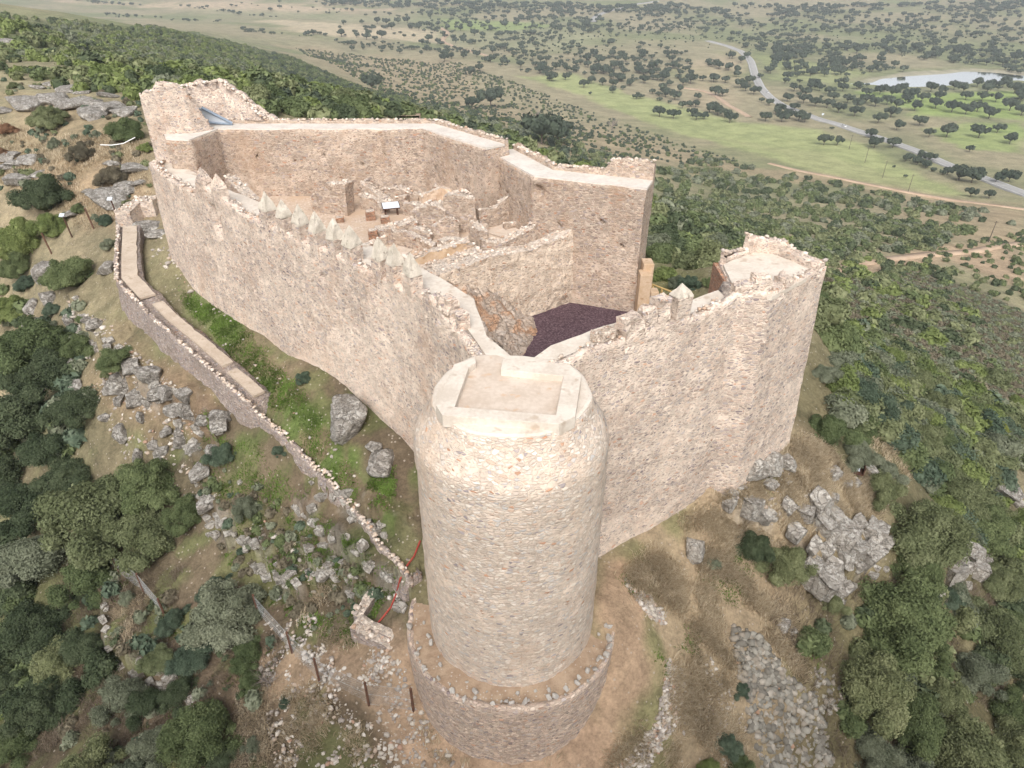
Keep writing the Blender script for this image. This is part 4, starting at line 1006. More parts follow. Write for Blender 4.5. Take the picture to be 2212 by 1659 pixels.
for i, (a, b, s_, l_) in enumerate([(735,471,.5,'flat square pillar stub nearest the capped merlons'),(801,466,.62,'tallest square pillar stub close to the information board'),(833,478,.58,'square pillar stub right of the cobbled court'),(807,508,.58,'square pillar stub near the green stain in front of the court')]):
    q = P(a, b+8, ZC); h_ = .35 if i == 0 else .62
    mb = MB()
    k = 5
    for j in range(k): mb.box((0, 0, h_*(j+.5)/k), (s_+.04*(j % 2), s_+.04*(j % 2), h_/k-.012), .2, 0, .03)
    mb.box((0, 0, h_/2), (s_-.05, s_-.05, h_), .2, 1)
    o = mb.build('pillar_stub', [M['brick'], M['rubble']]); o.location = (q[0], q[1], ZC); tag(o, l_, 'pillar stub', 'brick pillar stubs in the courtyard')
# filler under the recess between the two high walls
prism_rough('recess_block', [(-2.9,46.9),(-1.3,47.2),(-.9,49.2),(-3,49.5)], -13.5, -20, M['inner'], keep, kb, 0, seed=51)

# information boards
def info_board(loc, rz, label, sc=1.):
    r = empty('information_board', loc, label, 'information board', None, rz)
    for sx in (-1, 1):
        mb = MB(); mb.box((sx*.42*sc, 0, .3*sc), (.09, .35, .6*sc)); mb.build('leg', M['rust'], r)
    mb = MB(); mb.box((0, 0, .66*sc), (1.25*sc, .8*sc, .05), 0, 0, 0, math.radians(18)); mb.build('frame', M['rust'], r)
    mb = MB(); mb.box((0, -.012, .70*sc), (1.15*sc, .7*sc, .02), 0, 0, 0, math.radians(18)); p = mb.build('panel', M['panelw'], r)
    return r
q = P(846, 464, ZC); info_board((q[0], q[1], ZC), .3, 'white topped information board on two brown legs in the courtyard')
q = hit([(1846, 1018)])[0]; r = empty('information_stand', tuple(q), 'rust brown box shaped information stand on the dry knoll', 'information board', None, -.45)
mb = MB(); mb.box((0,0,.12), (.95,.8,.06)); mb.box((-.45,0,.35), (.05,.8,.5)); mb.box((.45,0,.35), (.05,.8,.5)); mb.box((0,.39,.35), (.95,.05,.5)); mb.build('frame', M['rust'], r)
mb = MB(); mb.box((.02,-.05,.3), (.42,.36,.03), 0, 0, 0, .35); mb.build('panel', M['panelw'], r)
q = P(1377, 674, ZG); mb = MB(); mb.box((0,0,.5), (.34,.05,.3)); mb.box((0,.02,.2), (.05,.05,.4)); o = mb.build('small_sign', M['panelw']); o.location = (q[0], q[1], ZG); tag(o, 'tiny white sign standing on dark gravel by the pier', 'sign')

# stepped pier at the keep corner
pb = (7.9, 39.2, ZG)
pier = empty('stepped_pier', pb, 'ochre stepped pier at the foot of the high right wall', 'pier')
for i, (x0, x1, y0, y1, zt_) in enumerate([(7.85,8.6,38.7,39.6,-17.2),(8.1,8.75,39.3,40.3,-16.75),(8.6,9.1,38.6,39.3,-18.3),(9.1,9.55,38.5,39.1,-18.95)]):
    mb = MB(); mb.box(((x0+x1)/2, (y0+y1)/2, (zt_-21)/2), (x1-x0, y1-y0, zt_+21), 0, 0, .04); o = mb.build('step', M['ochre'], pier, pb)
    bv = o.modifiers.new('edge', 'BEVEL'); bv.width = .03
# timber railing
ra, rb_ = np.array([9.3, 41.7]), np.array([12.6, 38.1])
rl = empty('timber_railing', (*((ra+rb_)/2), ZG), 'yellow timber railing with crossed braces beside the gate path', 'railing')
bs = np.array([*((ra+rb_)/2), ZG]); N = 6
for i in range(N+1):
    p = ra+(rb_-ra)*i/N; mb = MB(); mb.box((*p, ZG+.55), (.1, .1, 1.15), -.82); mb.build('post', M['wood'], rl, bs)
for hh in (1.15, .25):
    mb = MB(); mb.tube([(*ra, ZG+hh), (*rb_, ZG+hh)], .055, 6); mb.build('rail', M['wood'], rl, bs)
for i in range(N):
    a, b = ra+(rb_-ra)*i/N, ra+(rb_-ra)*(i+1)/N
    mb = MB(); mb.tube([(*a, ZG+.3), (*b, ZG+1.1)] if i % 2 else [(*a, ZG+1.1), (*b, ZG+.3)], .04, 5); mb.build('brace', M['wood'], rl, bs)

# brick arch on the bastion's inner face
A_, B_ = np.array(PX(1552,562,Bt)), np.array(PX(1592,628,Bt)); u_ = (B_-A_)/np.linalg.norm(B_-A_); nn = np.array([u_[1], -u_[0]])
if nn[0] > 0: nn = -nn
L_ = np.linalg.norm(B_-A_)
def onface(s, z, o_=.0): return (A_[0]+u_[0]*s+nn[0]*o_, A_[1]+u_[1]*s+nn[1]*o_, z)
mb = MB(); V = [onface(s, z, o_+.22) for o_ in (0, -.5) for s, z in ((-.05,Bt-.15),(L_*.72,Bt-.15),(L_*.72,-21),(-.05,-21))]
mb.add(V, [(0,1,2,3),(7,6,5,4),(0,4,5,1),(1,5,6,2),(2,6,7,3),(3,7,4,0)]); mb.build('brick_facing', M['brick'], bast, bb)
mb = MB(); V = []; n = 18; cs, cz, r0, r1 = L_*.34, -15.3, .75, 1.05
for i in range(n+1):
    a = math.pi*i/n
    for r in (r0, r1):
        for o_ in (.18, .30): V.append(onface(cs+math.cos(a)*r, cz+math.sin(a)*r, o_))
F = []
for i in range(n):
    a = i*4; b = a+4; F += [(a+1,a+3,b+3,b+1),(a,b,b+2,a+2),(a+2,b+2,b+3,a+3),(a,a+1,b+1,b)]
mb.add(V, F); mb.build('brick_arch', M['brick'], bast, bb)
mb = MB(); V = [onface(cs+math.cos(math.pi*i/n)*r0, cz+math.sin(math.pi*i/n)*r0, .235) for i in range(n+1)]+[onface(cs-r0, -19, .235), onface(cs+r0, -19, .235)]
mb.add(V, [tuple(range(len(V)))]); mb.build('arch_infill', M['plaster'], bast, bb)

# ---- hollow corner tower at the back left
cb = (-23.5, 52, -18.)
ctw = empty('corner_tower', cb, 'ruined hollow corner tower at the far left with a metal sheet roof inside', 'tower')
pts = [(-24.2,54.6),(-25.6,53.0),(-25.6,50.2),(-24.2,49.7),(-22.4,50.1),(-21.4,51.1)]
S = [0]
for i in range(1, len(pts)): S.append(S[-1]+math.hypot(pts[i][0]-pts[i-1][0], pts[i][1]-pts[i-1][1]))
mwall('front_wall', ctw, M['wall'], cb, outer=pts, inner=offset(pts, .9), ztop=lerp_prof([(0,-9.6),(S[1],-9.0),(S[2],-8.9),(S[3]-.2,-8.6),(S[3]+.2,-8.2),(S[4],-8.4),(S[4]+.3,-9.2),(S[5],-11.4)]), zwalk=-19, zb_out=-21.5, zb_in=-19.2, pth=.88, batter=.1, seed=61, rag=.35, rough=.1, cope=(10, .18))
pts = [(-24.6,55.5),(-22.5,56.2),(-20.2,55.6),(-18.5,54.5),(-17.4,53.6)]
mwall('rear_wall', ctw, M['wall'], cb, outer=list(reversed(pts)), inner=list(reversed(offset(pts, -.9))), ztop=lerp_prof([(0,-11.2),(1.4,-10.9),(3.2,-10.0),(5.,-8.9),(6.5,-9.0),(8,-9.2)]), zwalk=-19, zb_out=-24, zb_in=-19.2, pth=.88, seed=62, rag=.35, rough=.1, cope=(10, .18))
mb = MB(); n = 22; V = []
a0, a1 = np.array(P(408,234,-10.3)), np.array(P(436,234,-10.2)); b0, b1 = np.array(P(428,263,-11.2)), np.array(P(502,268,-11.35))
for i in range(n*2+1):
    t = i/(n*2); up_ = .04*(i % 2)
    p, q = a0*(1-t)+a1*t, b0*(1-t)+b1*t
    V += [p+[0,0,up_], q+[0,0,up_], p+[0,0,up_-.03], q+[0,0,up_-.03]]
F = []
for i in range(n*2): a = i*4; b = a+4; F += [(a,b,b+1,a+1),(a+2,a+3,b+3,b+2)]
mb.add(np.array(V), F); mb.build('metal_roof', M['metal'], ctw, cb)
mb = MB(); mb.tube([tuple(a1+[0,0,.05]), tuple(b1+[0,0,.05])], .11, 6); mb.tube([tuple(b0), tuple(b1)], .09, 6); mb.build('roof_edge_beam', M['bluebar'], ctw, cb)

# ---- low outer wall (barbican) with its paved strips
LWp = [(252,486,-19.2),(248,545,-19.9),(247,603,-20.4),(273,633,-20.7),(333,696,-21.2),(400,753,-21.6),(467,813,-22.0),(533,873,-22.5),(560,900,-23.2),(617,950,-23.7),(700,1040,-24.3),(760,1110,-24.8),(820,1200,-25.2),(884,1292,-25.6)]
lw_pts = [P(*q)[:2] for q in LWp]; lw_z = [q[2] for q in LWp]
lwS = [0]
for i in range(1, len(lw_pts)): lwS.append(lwS[-1]+math.hypot(lw_pts[i][0]-lw_pts[i-1][0], lw_pts[i][1]-lw_pts[i-1][1]))
lwz = lerp_prof(list(zip(lwS, lw_z)))
base = (*lw_pts[5], -23.)
low = empty('outer_low_wall', base, 'low weathered outer wall following the slope left of the castle', 'low wall')
def lowwall(i0, i1, th, seed):
    p = lw_pts[i0:i1+1]; inn = offset(p, th); s0 = lwS[i0]
    mwall('masonry', low, M['low'], base, outer=p, inner=inn, ztop=lambda s, x, y: max(lwz(s+s0), tz1(x, y)+.22+.35*n1(np.array([s]), 1.6, 3, 5)[0] if i0 else -99)+.05, zwalk=lambda s, x, y: max(lwz(s+s0), tz1(x, y)+.1 if i0 else -99)-.12, zb_out=gnd(-1.2), zb_in=lambda s, x, y: lwz(s+s0)-1.6, pth=.25, batter=.3, seed=seed, rag=.45, rough=.2, ds=.17, dv=.2, cope=(10, .13))
lowwall(0, 8, 1.75, 71); lowwall(8, 13, .75, 72)
def strip_at(name, s1, s2, o1, o2, mat, seed):
    p = []; 
    A, _, S = resample(lw_pts, lw_pts, .4); m_ = (S >= s1) & (S <= s2); q = [tuple(v) for v in A[m_]]; ss = S[m_]
    a, b = offset(q, o1), offset(q, o2)
    slab(name, a, b, lambda s: lwz(s+ss[0])-.02, .16, mat, low, base, ds=.4, edge=.12, seed=seed)
strip_at('paving', 0.3, lwS[3]+1.2, .45, 1.5, M['paving'], 1)
strip_at('paving', lwS[3]+2.2, lwS[6]-.6, .8, 1.5, M['paving'], 2)
strip_at('paving', lwS[6]-.3, lwS[7]-.1, .7, 1.4, M['paving'], 3)
q = [P(797,1290,-26.3)[:2], P(782,1336,-26.4)[:2], P(868,1393,-26.6)[:2]]
o = ruin([q[2], q[1]], [-26.3,-26.2], .75, 'low pale wall stump meeting the foot of the round tower', zb=-28, mat='low', seed=75, rag=.25, group='low wall stumps')
o = ruin([q[1], P(815,1285,-26.2)[:2]], [-26.2,-26.0], .55, 'short pale wall stump turning uphill from the tower foot', zb=-28, mat='low', seed=76, rag=.25, group='low wall stumps')
# masonry lump where the low wall meets the castle
o = ruin([P(276,448,-18.6)[:2], P(300,432,-18.4)[:2], P(328,428,-18.2)[:2]], [-19.0,-18.6,-18.3], 1.6, 'rounded masonry lump at the far end of the low outer wall', zb=-21.5, mat='wall', seed=77, rag=.4, group='low wall stumps')

# ---- orange rock inside the lower yard
def rock_mound():
    xs = np.arange(-6.6, 3.4, .11); ys = np.arange(23.5, 39.2, .11); X, Y = np.meshgrid(xs, ys, indexing='ij')
    # height falls from the dividing wall and the curtain wall towards the gravel
    g = np.array([P(a, b, ZG)[:2] for a, b in [(1165,664),(1150,690),(1158,716),(1140,740),(1112,782)]])
    side = inpoly(X, Y, [tuple(p) for p in g]+[(-1.5,23),(-9,23),(-9,41),(g[0][0]-.3,41)])
    d = pdist(X, Y, [tuple(p) for p in g], False); d = np.where(side, d, -d)
    Z = ZG+.1+np.clip(d, -1, 12)*.78
    Z = np.minimum(Z, -16.5+.1*X)
    str_ = (X*.9+Y*.5)/.9+fbm(np.stack([X/2, Y/2, X*0], -1), 3, 81)*1.2
    led = (str_-np.floor(str_)); Z = Z+(led-.5)*.42*sst(-.4, 1, d)
    Z = Z+fbm(np.stack([X/.8, Y/.8, X*0], -1), 4, 82)*.5*sst(-.5, .8, d)+fbm(np.stack([X/.25, Y/.25, X*0], -1), 3, 83)*.14
    F = grid_faces(len(xs), len(ys)); V = np.stack([X, Y, Z], -1).reshape(-1, 3)
    keepf = (V[F][:, :, 2].max(1) > ZG-.2); F = F[keepf]
    cxy = V[F].mean(1); Fp = [(0,22.8)]+[tuple(p) for p in Lin[1:7]]+[(-9,41),(0,39),(4,42),(4,22)]
    F = F[inpoly(cxy[:, 0], cxy[:, 1], Fp)]
    b = np.array([-1.5, 31, -19.])
    o = obj('rock_outcrop', mesh('rock_outcrop', V-b, F, M['rock_o'])); o.location = b
    tag(o, 'layered orange and white rock outcrop beside the dark gravel yard', 'rock')
rock_mound()

# ------------------------------------------------------------------ road, tracks, lake, poles, cars
def ribbon(name, pts, width, mat, label, dz=.25, ds=6., cat='road'):
    w3 = hit(pts); p = [tuple(q[:2]) for q in w3]
    # smooth the plan line
    A, _, S = resample(p, p, ds)
    for _ in range(4): A[1:-1] = (A[:-2]+2*A[1:-1]+A[2:])/4
    A = [tuple(a) for a in A]; L = np.array(offset(A, width/2)); R = np.array(offset(A, -width/2)); A = np.array(A)
    z = np.maximum(np.maximum(tz(L[:, 0], L[:, 1]), tz(R[:, 0], R[:, 1])), tz(A[:, 0], A[:, 1]))
    k = 4
    for _ in range(3): z[1:-1] = np.maximum(z[1:-1], (z[:-2]+z[2:])/2)
    z = z+dz; V = []
    for l, r, h in zip(L, R, z): V += [(*l, h-1.5), (*l, h), (*r, h), (*r, h-1.5)]
    F = grid_faces(len(z), 4)[:, ::-1]
    o = obj(name, mesh(name, np.array(V), F, mat)); tag(o, label, cat, kind='structure')
    return A, z
asph = plain_mat('pale_asphalt', (.33,.32,.31), (.40,.39,.375), .3, .9, .01)
trk = plain_mat('track_earth', (.42,.30,.21), (.52,.39,.28), .2, .95, .02)
c3 = lambda a, b: (1474.7+a/3, b/3)
road_px = [c3(*q) for q in [(160,265),(230,285),(300,300),(380,335),(425,375),(452,430),(472,500),(505,570),(560,630),(640,685),(750,725),(850,765),(1000,805),(1150,858),(1300,905),(1500,975),(1700,1065),(1900,1140),(2212,1258),(2500,1380)]]
RA, RZ = ribbon('road', road_px, 8.5, asph, 'pale two lane country road curving across the plain', .5)
RB, RBZ = ribbon('road', [(1281,48),(1283,40),(1295,32),(1310,26),(1330,20),(1370,10),(1420,3)], 11, asph, 'far bend of the country road near the top of the photo', .6)
wm = plain_mat('road_line_white', (.7,.7,.68), (.78,.78,.76), 3, .8, 0)
V = []; F = []
for off_ in (-3.4, 3.4):
    l = offset([tuple(a) for a in RA], off_-.14); r = offset([tuple(a) for a in RA], off_+.14); b0_ = len(V)
    for a, b, h in zip(l, r, RZ): V += [(*a, h+.02), (*b, h+.02)]
    F += [(b0_+i*2, b0_+i*2+2, b0_+i*2+3, b0_+i*2+1) for i in range(len(RZ)-1)]
o = obj('road_markings', mesh('road_markings', np.array(V), [tuple(reversed(f)) for f in F], wm)); tag(o, 'white edge lines along the country road', 'road marking', kind='structure')
ribbon('dirt_track', [c3(*q) for q in [(560,1060),(700,1095),(850,1130),(1050,1165),(1300,1220),(1500,1255),(1750,1300),(2000,1335),(2212,1360)]], 3.0, trk, 'brown dirt track below the pasture', .25, cat='track')
c2_ = lambda a, b: (737.3+a/3, b/3)
ribbon('dirt_track', [c2_(*q) for q in [(640,180),(680,205),(690,225),(655,255),(660,275),(720,300),(800,325),(950,365)]], 6.5, trk, 'dirt track with a double bend among the oaks', .3, cat='track')
ribbon('dirt_track', [c3(*q) for q in [(0,570),(90,580),(170,600),(240,640),(300,690),(340,705),(430,760)]], 5, trk, 'dirt track joining the road from the left', .3, cat='track')
ribbon('dirt_track', [(1795,583),(1850,570),(1920,560),(2000,551),(2100,545),(2212,525)], 3.2, trk, 'broad earth track leading right from the gate', .22, 3., cat='track')
ribbon('dirt_track', [(872,262),(878,252),(882,243),(884,234)], 4.5, trk, 'short reddish track climbing behind the rear wall', .15, 2., cat='track')
def waterm():
    t = NT('lake_water'); co = t.n('TexCoord').outputs['Object']
    b = t.n('BsdfPrincipled', {'Base Color': (1,1,1,1), 'Metallic': 1., 'Roughness': .08,
        'Normal': t.n('Bump', {'Height': t.noise(co, .15, 3), 'Strength': .05, 'Distance': .3}).outputs[0]})
    t.t.links.new(b.outputs[0], t.out.inputs[0]); return t.mat
cxl = sum(p[0] for p in LAKE)/len(LAKE); cyl = sum(p[1] for p in LAKE)/len(LAKE)
lk = [(cxl+(p[0]-cxl)*1.04, cyl+(p[1]-cyl)*1.04) for p in LAKE]
o = obj('lake', mesh('lake', [(*p, LAKE_Z) for p in lk], [tuple(range(len(lk)))] if sum(lk[i][0]*lk[(i+1) % len(lk)][1]-lk[(i+1) % len(lk)][0]*lk[i][1] for i in range(len(lk))) > 0 else [tuple(reversed(range(len(lk))))], waterm()))
tag(o, 'long pale reflecting pond in the plain', 'lake', kind='structure')

def car(px, py, label, dirn):
    i = int(np.argmin([abs(proj((a[0], a[1], z))[0]-px)+abs(proj((a[0], a[1], z))[1]-py) for a, z in zip(RA, RZ)]))
    d = RA[min(i+1, len(RA)-1)]-RA[i-1]; d /= np.linalg.norm(d); n_ = np.array([-d[1], d[0]])
    p = RA[i]+n_*1.8*dirn; r = empty('car', (p[0], p[1], RZ[i]+.03), label, 'car', 'cars on the country road', math.atan2(d[1], d[0]))
    wh = plain_mat('car_paint', (.72,.72,.72), (.8,.8,.8), 1, .35, 0); gl = plain_mat('car_glass', (.03,.035,.04), (.04,.045,.05), 1, .2, 0); tyre = plain_mat('tyre', (.03,.03,.03), (.04,.04,.04), 1, .8, 0)
    def sect(prof, w0, w1):
        V = [(x, s*w, z) for s in (-1, 1) for (x, z), w in zip(prof, w0 if s else w1)]
        return V
    body = [(-2.1,.3,.85),(-2.15,.75,.86),(-1.9,.95,.84),(-.9,1.0,.84),(1.0,.98,.85),(1.9,.85,.84),(2.15,.6,.82),(2.1,.3,.82)]
    mb = MB(); n = len(body); V = [(x, -w_, z) for x, z, w_ in body]+[(x, w_, z) for x, z, w_ in body]
    mb.add(V, [tuple(range(n)), tuple(reversed(range(n, 2*n)))]+[(i_, i_+n, (i_+1) % n+n, (i_+1) % n) for i_ in range(n)]); mb.build('body', wh, r)
    cab = [(-1.6,.96,.8),(-1.2,1.4,.68),(.3,1.45,.68),(1.1,.97,.8)]; n = 4
    mb = MB(); V = [(x, -w_, z) for x, z, w_ in cab]+[(x, w_, z) for x, z, w_ in cab]
    mb.add(V, [tuple(range(n)), tuple(reversed(range(n, 2*n)))]+[(i_, i_+n, (i_+1) % n+n, (i_+1) % n) for i_ in range(n)]); mb.build('windows', gl, r)
    mb = MB(); mb.box((-.45, 0, 1.45), (1.4, 1.3, .07)); mb.build('roof', wh, r)
    for x in (-1.3, 1.35):
        for y in (-.78, .78):
            mb = MB(); mb.tube([(x, y-.1, .32), (x, y+.1, .32)], .32, 12); mb.build('wheel', tyre, r)
car(1648, 202, 'small white car on the upper stretch of the road', 1)
car(1826, 277, 'white car on the road by the roadside trees', -1)
for i, (a, b, h_) in enumerate([(1836,322,9),(1870,352,9),(1908,384,9),(1963,416,9),(2137,523,7)]):
    q = hit([(a-2, b)])[0]; mb = MB(); mb.tube([(0,0,-.5), (0,0,h_)], .16, 6, 0, .1)
    r = empty('utility_pole', tuple(q), ['thin utility pole nearest the roadside trees','thin utility pole in the upper middle of the pasture','thin utility pole in the middle of the pasture','thin utility pole at the lower edge of the pasture','lone utility pole on the bare slope at the right'][i], 'utility pole', 'utility poles')
    mb.build('pole', M['bark'], r); mb = MB(); mb.box((0,0,h_-.4), (1.4,.1,.1)); mb.build('crossarm', M['bark'], r)
q = hit([c3(904, 760)])[0]; r = empty('road_sign', tuple(q), 'small white road sign beside the country road', 'road sign')
mb = MB(); mb.tube([(0,0,0), (0,0,2.6)], .08); mb.build('post', M['bluebar'], r); mb = MB(); mb.box((0,-.1,2.4), (1.6,.06,1.4)); mb.build('plate', M['panelw'], r)

# lamp-like white panels on brown posts, left of the castle
for a, b, h_, l_ in [(258,478,1.9,'white tilted panel on a brown post beside the grey rocks'),(156,512,1.9,'white tilted panel on a brown post above the bright green bushes')]:
    q = hit([(a, b)])[0]; r = empty('panel_post', tuple(q), l_, 'panel post', 'white panels on posts')
    mb = MB(); mb.tube([(0,0,-.2), (-.15,0,h_)], .06, 6); mb.build('post', M['rust'], r)
    mb = MB(); mb.box((-.15,-.1,h_+.1), (.4,.35,.08), 0, 0, 0, .5); mb.build('panel', M['panelw'], r)
for a, b, l_ in [(204,496,'brown timber post with leafy top between the two panels'),(112,548,'short brown post below the left panel')]:
    q = hit([(a, b)])[0]; mb = MB(); mb.tube([(0,0,-.2), (-.2,0,1.9)], .07, 6); o = mb.build('marker_post', M['post']); o.location = q; tag(o, l_, 'post', 'brown posts on the left slope')
w3 = hit([(222,330),(245,326),(270,322),(297,313)]); mb = MB(); mb.tube([tuple(p+np.array([0,0,.75-.25*math.sin(i)])) for i, p in enumerate(w3)], .05, 4)
o = mb.build('barrier_tape', M['tape']); tag(o, 'slack white barrier tape across the dry slope', 'barrier tape')

# red hose hanging down by the round tower
w3 = hit([(908,1172),(895,1205),(880,1225),(865,1255),(857,1285),(845,1315),(825,1340),(800,1368)]); pp = [tuple(p+np.array([0,0,.12])) for p in w3]
mb = MB(); mb.tube(pp, .045, 6); o = mb.build('hose', M['hose']); tag(o, 'thin red hose lying beside the foot of the round tower', 'hose')

# wire fences with brown posts
def fence(posts, label, h=1.5):
    w3 = hit(posts); b = np.array(w3[0]); r = empty('wire_fence', tuple(b), label, 'fence', 'wire fences')
    for p in w3: mb = MB(); mb.tube([tuple(p-b+np.array([0,0,-.2])), tuple(p-b+np.array([0,0,h+.1]))], .06, 6); mb.build('post', M['post'], r)
    mb = MB()
    for p, q in zip(w3[:-1], w3[1:]):
        L = np.linalg.norm(q-p); n = int(L/.13); H = int(h/.13)
        for hh in (0, .5, 1.): mb.tube([tuple(p-b+np.array([0,0,.05+h*hh*.97])), tuple(q-b+np.array([0,0,.05+h*hh*.97]))], .006, 3)
        for i in range(-H, n):
            for sg in (0, 1):
                i0, i1 = max(i, 0), min(i+H, n); z0, z1 = (i0-i)*.13, (i1-i)*.13
                if sg: z0, z1 = h-z0, h-z1
                a = p+(q-p)*i0/n; c = p+(q-p)*i1/n
                mb.tube([tuple(a-b+np.array([0,0,z0])), tuple(c-b+np.array([0,0,z1]))], .0022, 3)
    mb.build('wire_mesh', M['wire'], r)
M['wire'] = plain_mat('galvanised_wire', (.32,.33,.33), (.42,.43,.43), 6, .5, 0)
fence([(200,1178),(258,1238),(312,1280),(358,1335)], 'sagging wire fence with brown posts under the large green tree')
fence([(560,1330),(632,1412),(690,1470),(797,1522),(893,1535)], 'wire fence running down to the foot of the round tower')
#==PART4==
# ------------------------------------------------------------------ foliage
def ico(sub):
    import bmesh
    bm = bmesh.new(); bmesh.ops.create_icosphere(bm, subdivisions=sub, radius=1.)
    v = np.array([q.co[:] for q in bm.verts]); f = np.array([[q.index for q in t.verts] for t in bm.faces]); bm.free(); return v, f
ICO = {k: ico(k) for k in (1, 2, 3, 4)}
def crown_arrays(rs, lobes, n, leaf, core=.8, up=.25, elong=1.6, shell=.35):
    """leaf faces spread over and in lobes [(x,y,z,r)], plus a lumpy leafy core. returns verts, triangle faces"""
    L = np.array(lobes, float); w = L[:, 3]**2; w /= w.sum()
    k = rs.choice(len(L), n, p=w); d = rs.normal(size=(n, 3)); d /= np.linalg.norm(d, axis=1)[:, None]
    d[:, 2] = np.where(d[:, 2] < -.35, -d[:, 2], d[:, 2])
    bump = 1+.22*fbm(d*2.2+L[k, :3]*3, 2, 7)
    rad = L[k, 3]*bump*(1-shell*rs.rand(n)**2+.10*rs.rand(n)**3)
    p = L[k, :3]+d*rad[:, None]
    nn = d+rs.normal(size=(n, 3))*.55+[0, 0, up]; nn /= np.linalg.norm(nn, axis=1)[:, None]
    t = np.cross(nn, rs.normal(size=(n, 3))); t /= np.linalg.norm(t, axis=1)[:, None]; b = np.cross(nn, t)
    s = leaf*(.6+.9*rs.rand(n))[:, None]
    V = np.stack([p-t*s*elong*.5, p+b*s*.42, p+t*s*elong*.5, p-b*s*.42], 1).reshape(-1, 3)
    q = np.arange(n)[:, None]*4; F = np.concatenate([q+[0, 1, 2], q+[0, 2, 3]])
    Vs = [V]; Fs = [F]; c = len(V)
    if core:
        iv, if_ = ICO[2]
        for x, y, z, r in L:
            v = iv*(1+.25*vn(iv*2.3+x*5, 3))[:, None]*r*core+[x, y, z]; Vs.append(v); Fs.append(if_+c); c += len(v)
    return np.concatenate(Vs), np.concatenate(Fs)
def trunk_arrays(rs, h, r, spread, nb=4):
    mb = MB()
    mb.tube([(0,0,-.25),(rs.rand()*.1*h-.05*h,0,h*.5),(0,0,h)], r*1.2, 6, 0, r*.8)
    for i in range(nb):
        a = i*2*math.pi/nb+rs.rand(); sx, sy = math.cos(a)*spread, math.sin(a)*spread
        mb.tube([(0,0,h*.85),(sx*.5,sy*.5,h*1.15),(sx,sy,h*1.6)], r*.6, 5, 0, r*.25)
    return np.concatenate(mb.v), mb.f
def lobes_tree(rs, n=26):
    out = [(.08, -.05, .42, .52)]
    for i in range(n):
        d = rs.normal(size=3); d /= np.linalg.norm(d); d[2] = abs(d[2])*.9; q = .45+.42*rs.rand(); out.append((d[0]*q, d[1]*q, .2+d[2]*q, .13+.17*rs.rand()))
    return out
def lobes_bush(rs, n=7, flat=.75, spread=.55):
    out = [(0, 0, .5*flat, .62)]
    for i in range(n):
        a = rs.rand()*6.28; q = spread*(.6+.5*rs.rand()); out.append((math.cos(a)*q, math.sin(a)*q, (.2+.65*rs.rand())*flat, .26+.22*rs.rand()))
    return out
def lobes_oak(rs, n=9):
    out = []
    for i in range(n):
        a = rs.rand()*6.28; q = .75*math.sqrt(rs.rand()); out.append((math.cos(a)*q, math.sin(a)*q, .62+.28*rs.rand()*(1-q*.6), .20+.16*rs.rand()))
    return out+[(0, 0, .72, .42)]
_rs = np.random.RandomState(11)
LEAF['bush_near'] = None
PROT = {'near': [], 'mid': [], 'oakn': [], 'oakf': [], 'tiny': []}
def proto_mesh(kind, arr): 
    me = mesh(kind, arr[0], arr[1], LEAF['green']); PROT.setdefault(kind, []); return me
for i in range(6): PROT['near'].append((mesh('crown', *crown_arrays(_rs, lobes_tree(_rs), 26000, .029, .72, up=.15, shell=.55), LEAF['green']), mesh('trunk', *trunk_arrays(_rs, .35, .05, .35), M['bark'])))
for i in range(6): PROT['mid'].append((mesh('shrub', *crown_arrays(_rs, lobes_bush(_rs, 8, .85), 3000, .07, .78, shell=.5), LEAF['green']),))
for i in range(6):
    cr = mesh('crown', *crown_arrays(_rs, lobes_oak(_rs), 700, .13, .8), LEAF['oak']); tr = mesh('trunk', *trunk_arrays(_rs, .38, .045, .42), M['bark'])
    PROT['oakn'].append((cr, tr))
def oak_arrays(rs, n, leaf):
    cv, cf = crown_arrays(rs, lobes_oak(rs, 6), n, leaf, .85); tv, tf = trunk_arrays(rs, .38, .05, .35, 3)
    tf3 = [];  mt = []
    for f in tf:
        for j in range(1, len(f)-1): tf3.append((f[0], f[j], f[j+1]))
    return np.concatenate([cv, tv]), np.concatenate([cf, np.array(tf3)+len(cv)]), np.array([0]*len(cf)+[1]*len(tf3))
OAKF = [oak_arrays(_rs, 150, .2) for _ in range(6)]
for v, f, m in OAKF: PROT['oakf'].append(mesh('holm_oak', v, f, [LEAF['oak'], M['bark']], m))

def spot(cx, cy, wpx, up=.35, depth=0.):
    """ground position and radius of a plant seen at cx,cy with this width"""
    q = hit([(cx, cy+wpx*up)])[0]; zd = proj(q)[2]; return q, wpx/2*zd/FPX*.97
RN = random.Random(3)
def put_bush(cx, cy, wpx, leaf, label, kind='near', sz=None, name='bush', cat='bush', up=.35, group=None):
    q, R = spot(cx, cy, wpx, up)
    z = tz1(q[0], q[1]); s = (R*(.88+.3*RN.random()), R*(.88+.3*RN.random()), R*(sz or 1.)*(.85+.3*RN.random()))
    rz = RN.random()*6.28
    if kind == 'near':
        cr, tr = RN.choice(PROT['near'])
        r = empty(name, (q[0], q[1], z-.1), label, cat, group, rz)
        for me, nm, mt in ((cr, 'crown', LEAF[leaf]), (tr, 'trunk', M['bark'])):
            o = obj(nm, me, r); o.scale = s; o.material_slots[0].link = 'OBJECT'; o.material_slots[0].material = mt
    else:
        me = RN.choice(PROT['mid'])[0]; r = obj(name, me); r.location = (q[0], q[1], z-.15*R); r.scale = s; r.rotation_euler = (0, 0, rz)
        r.material_slots[0].link = 'OBJECT'; r.material_slots[0].material = LEAF[leaf]; tag(r, label, cat, group)
    return r
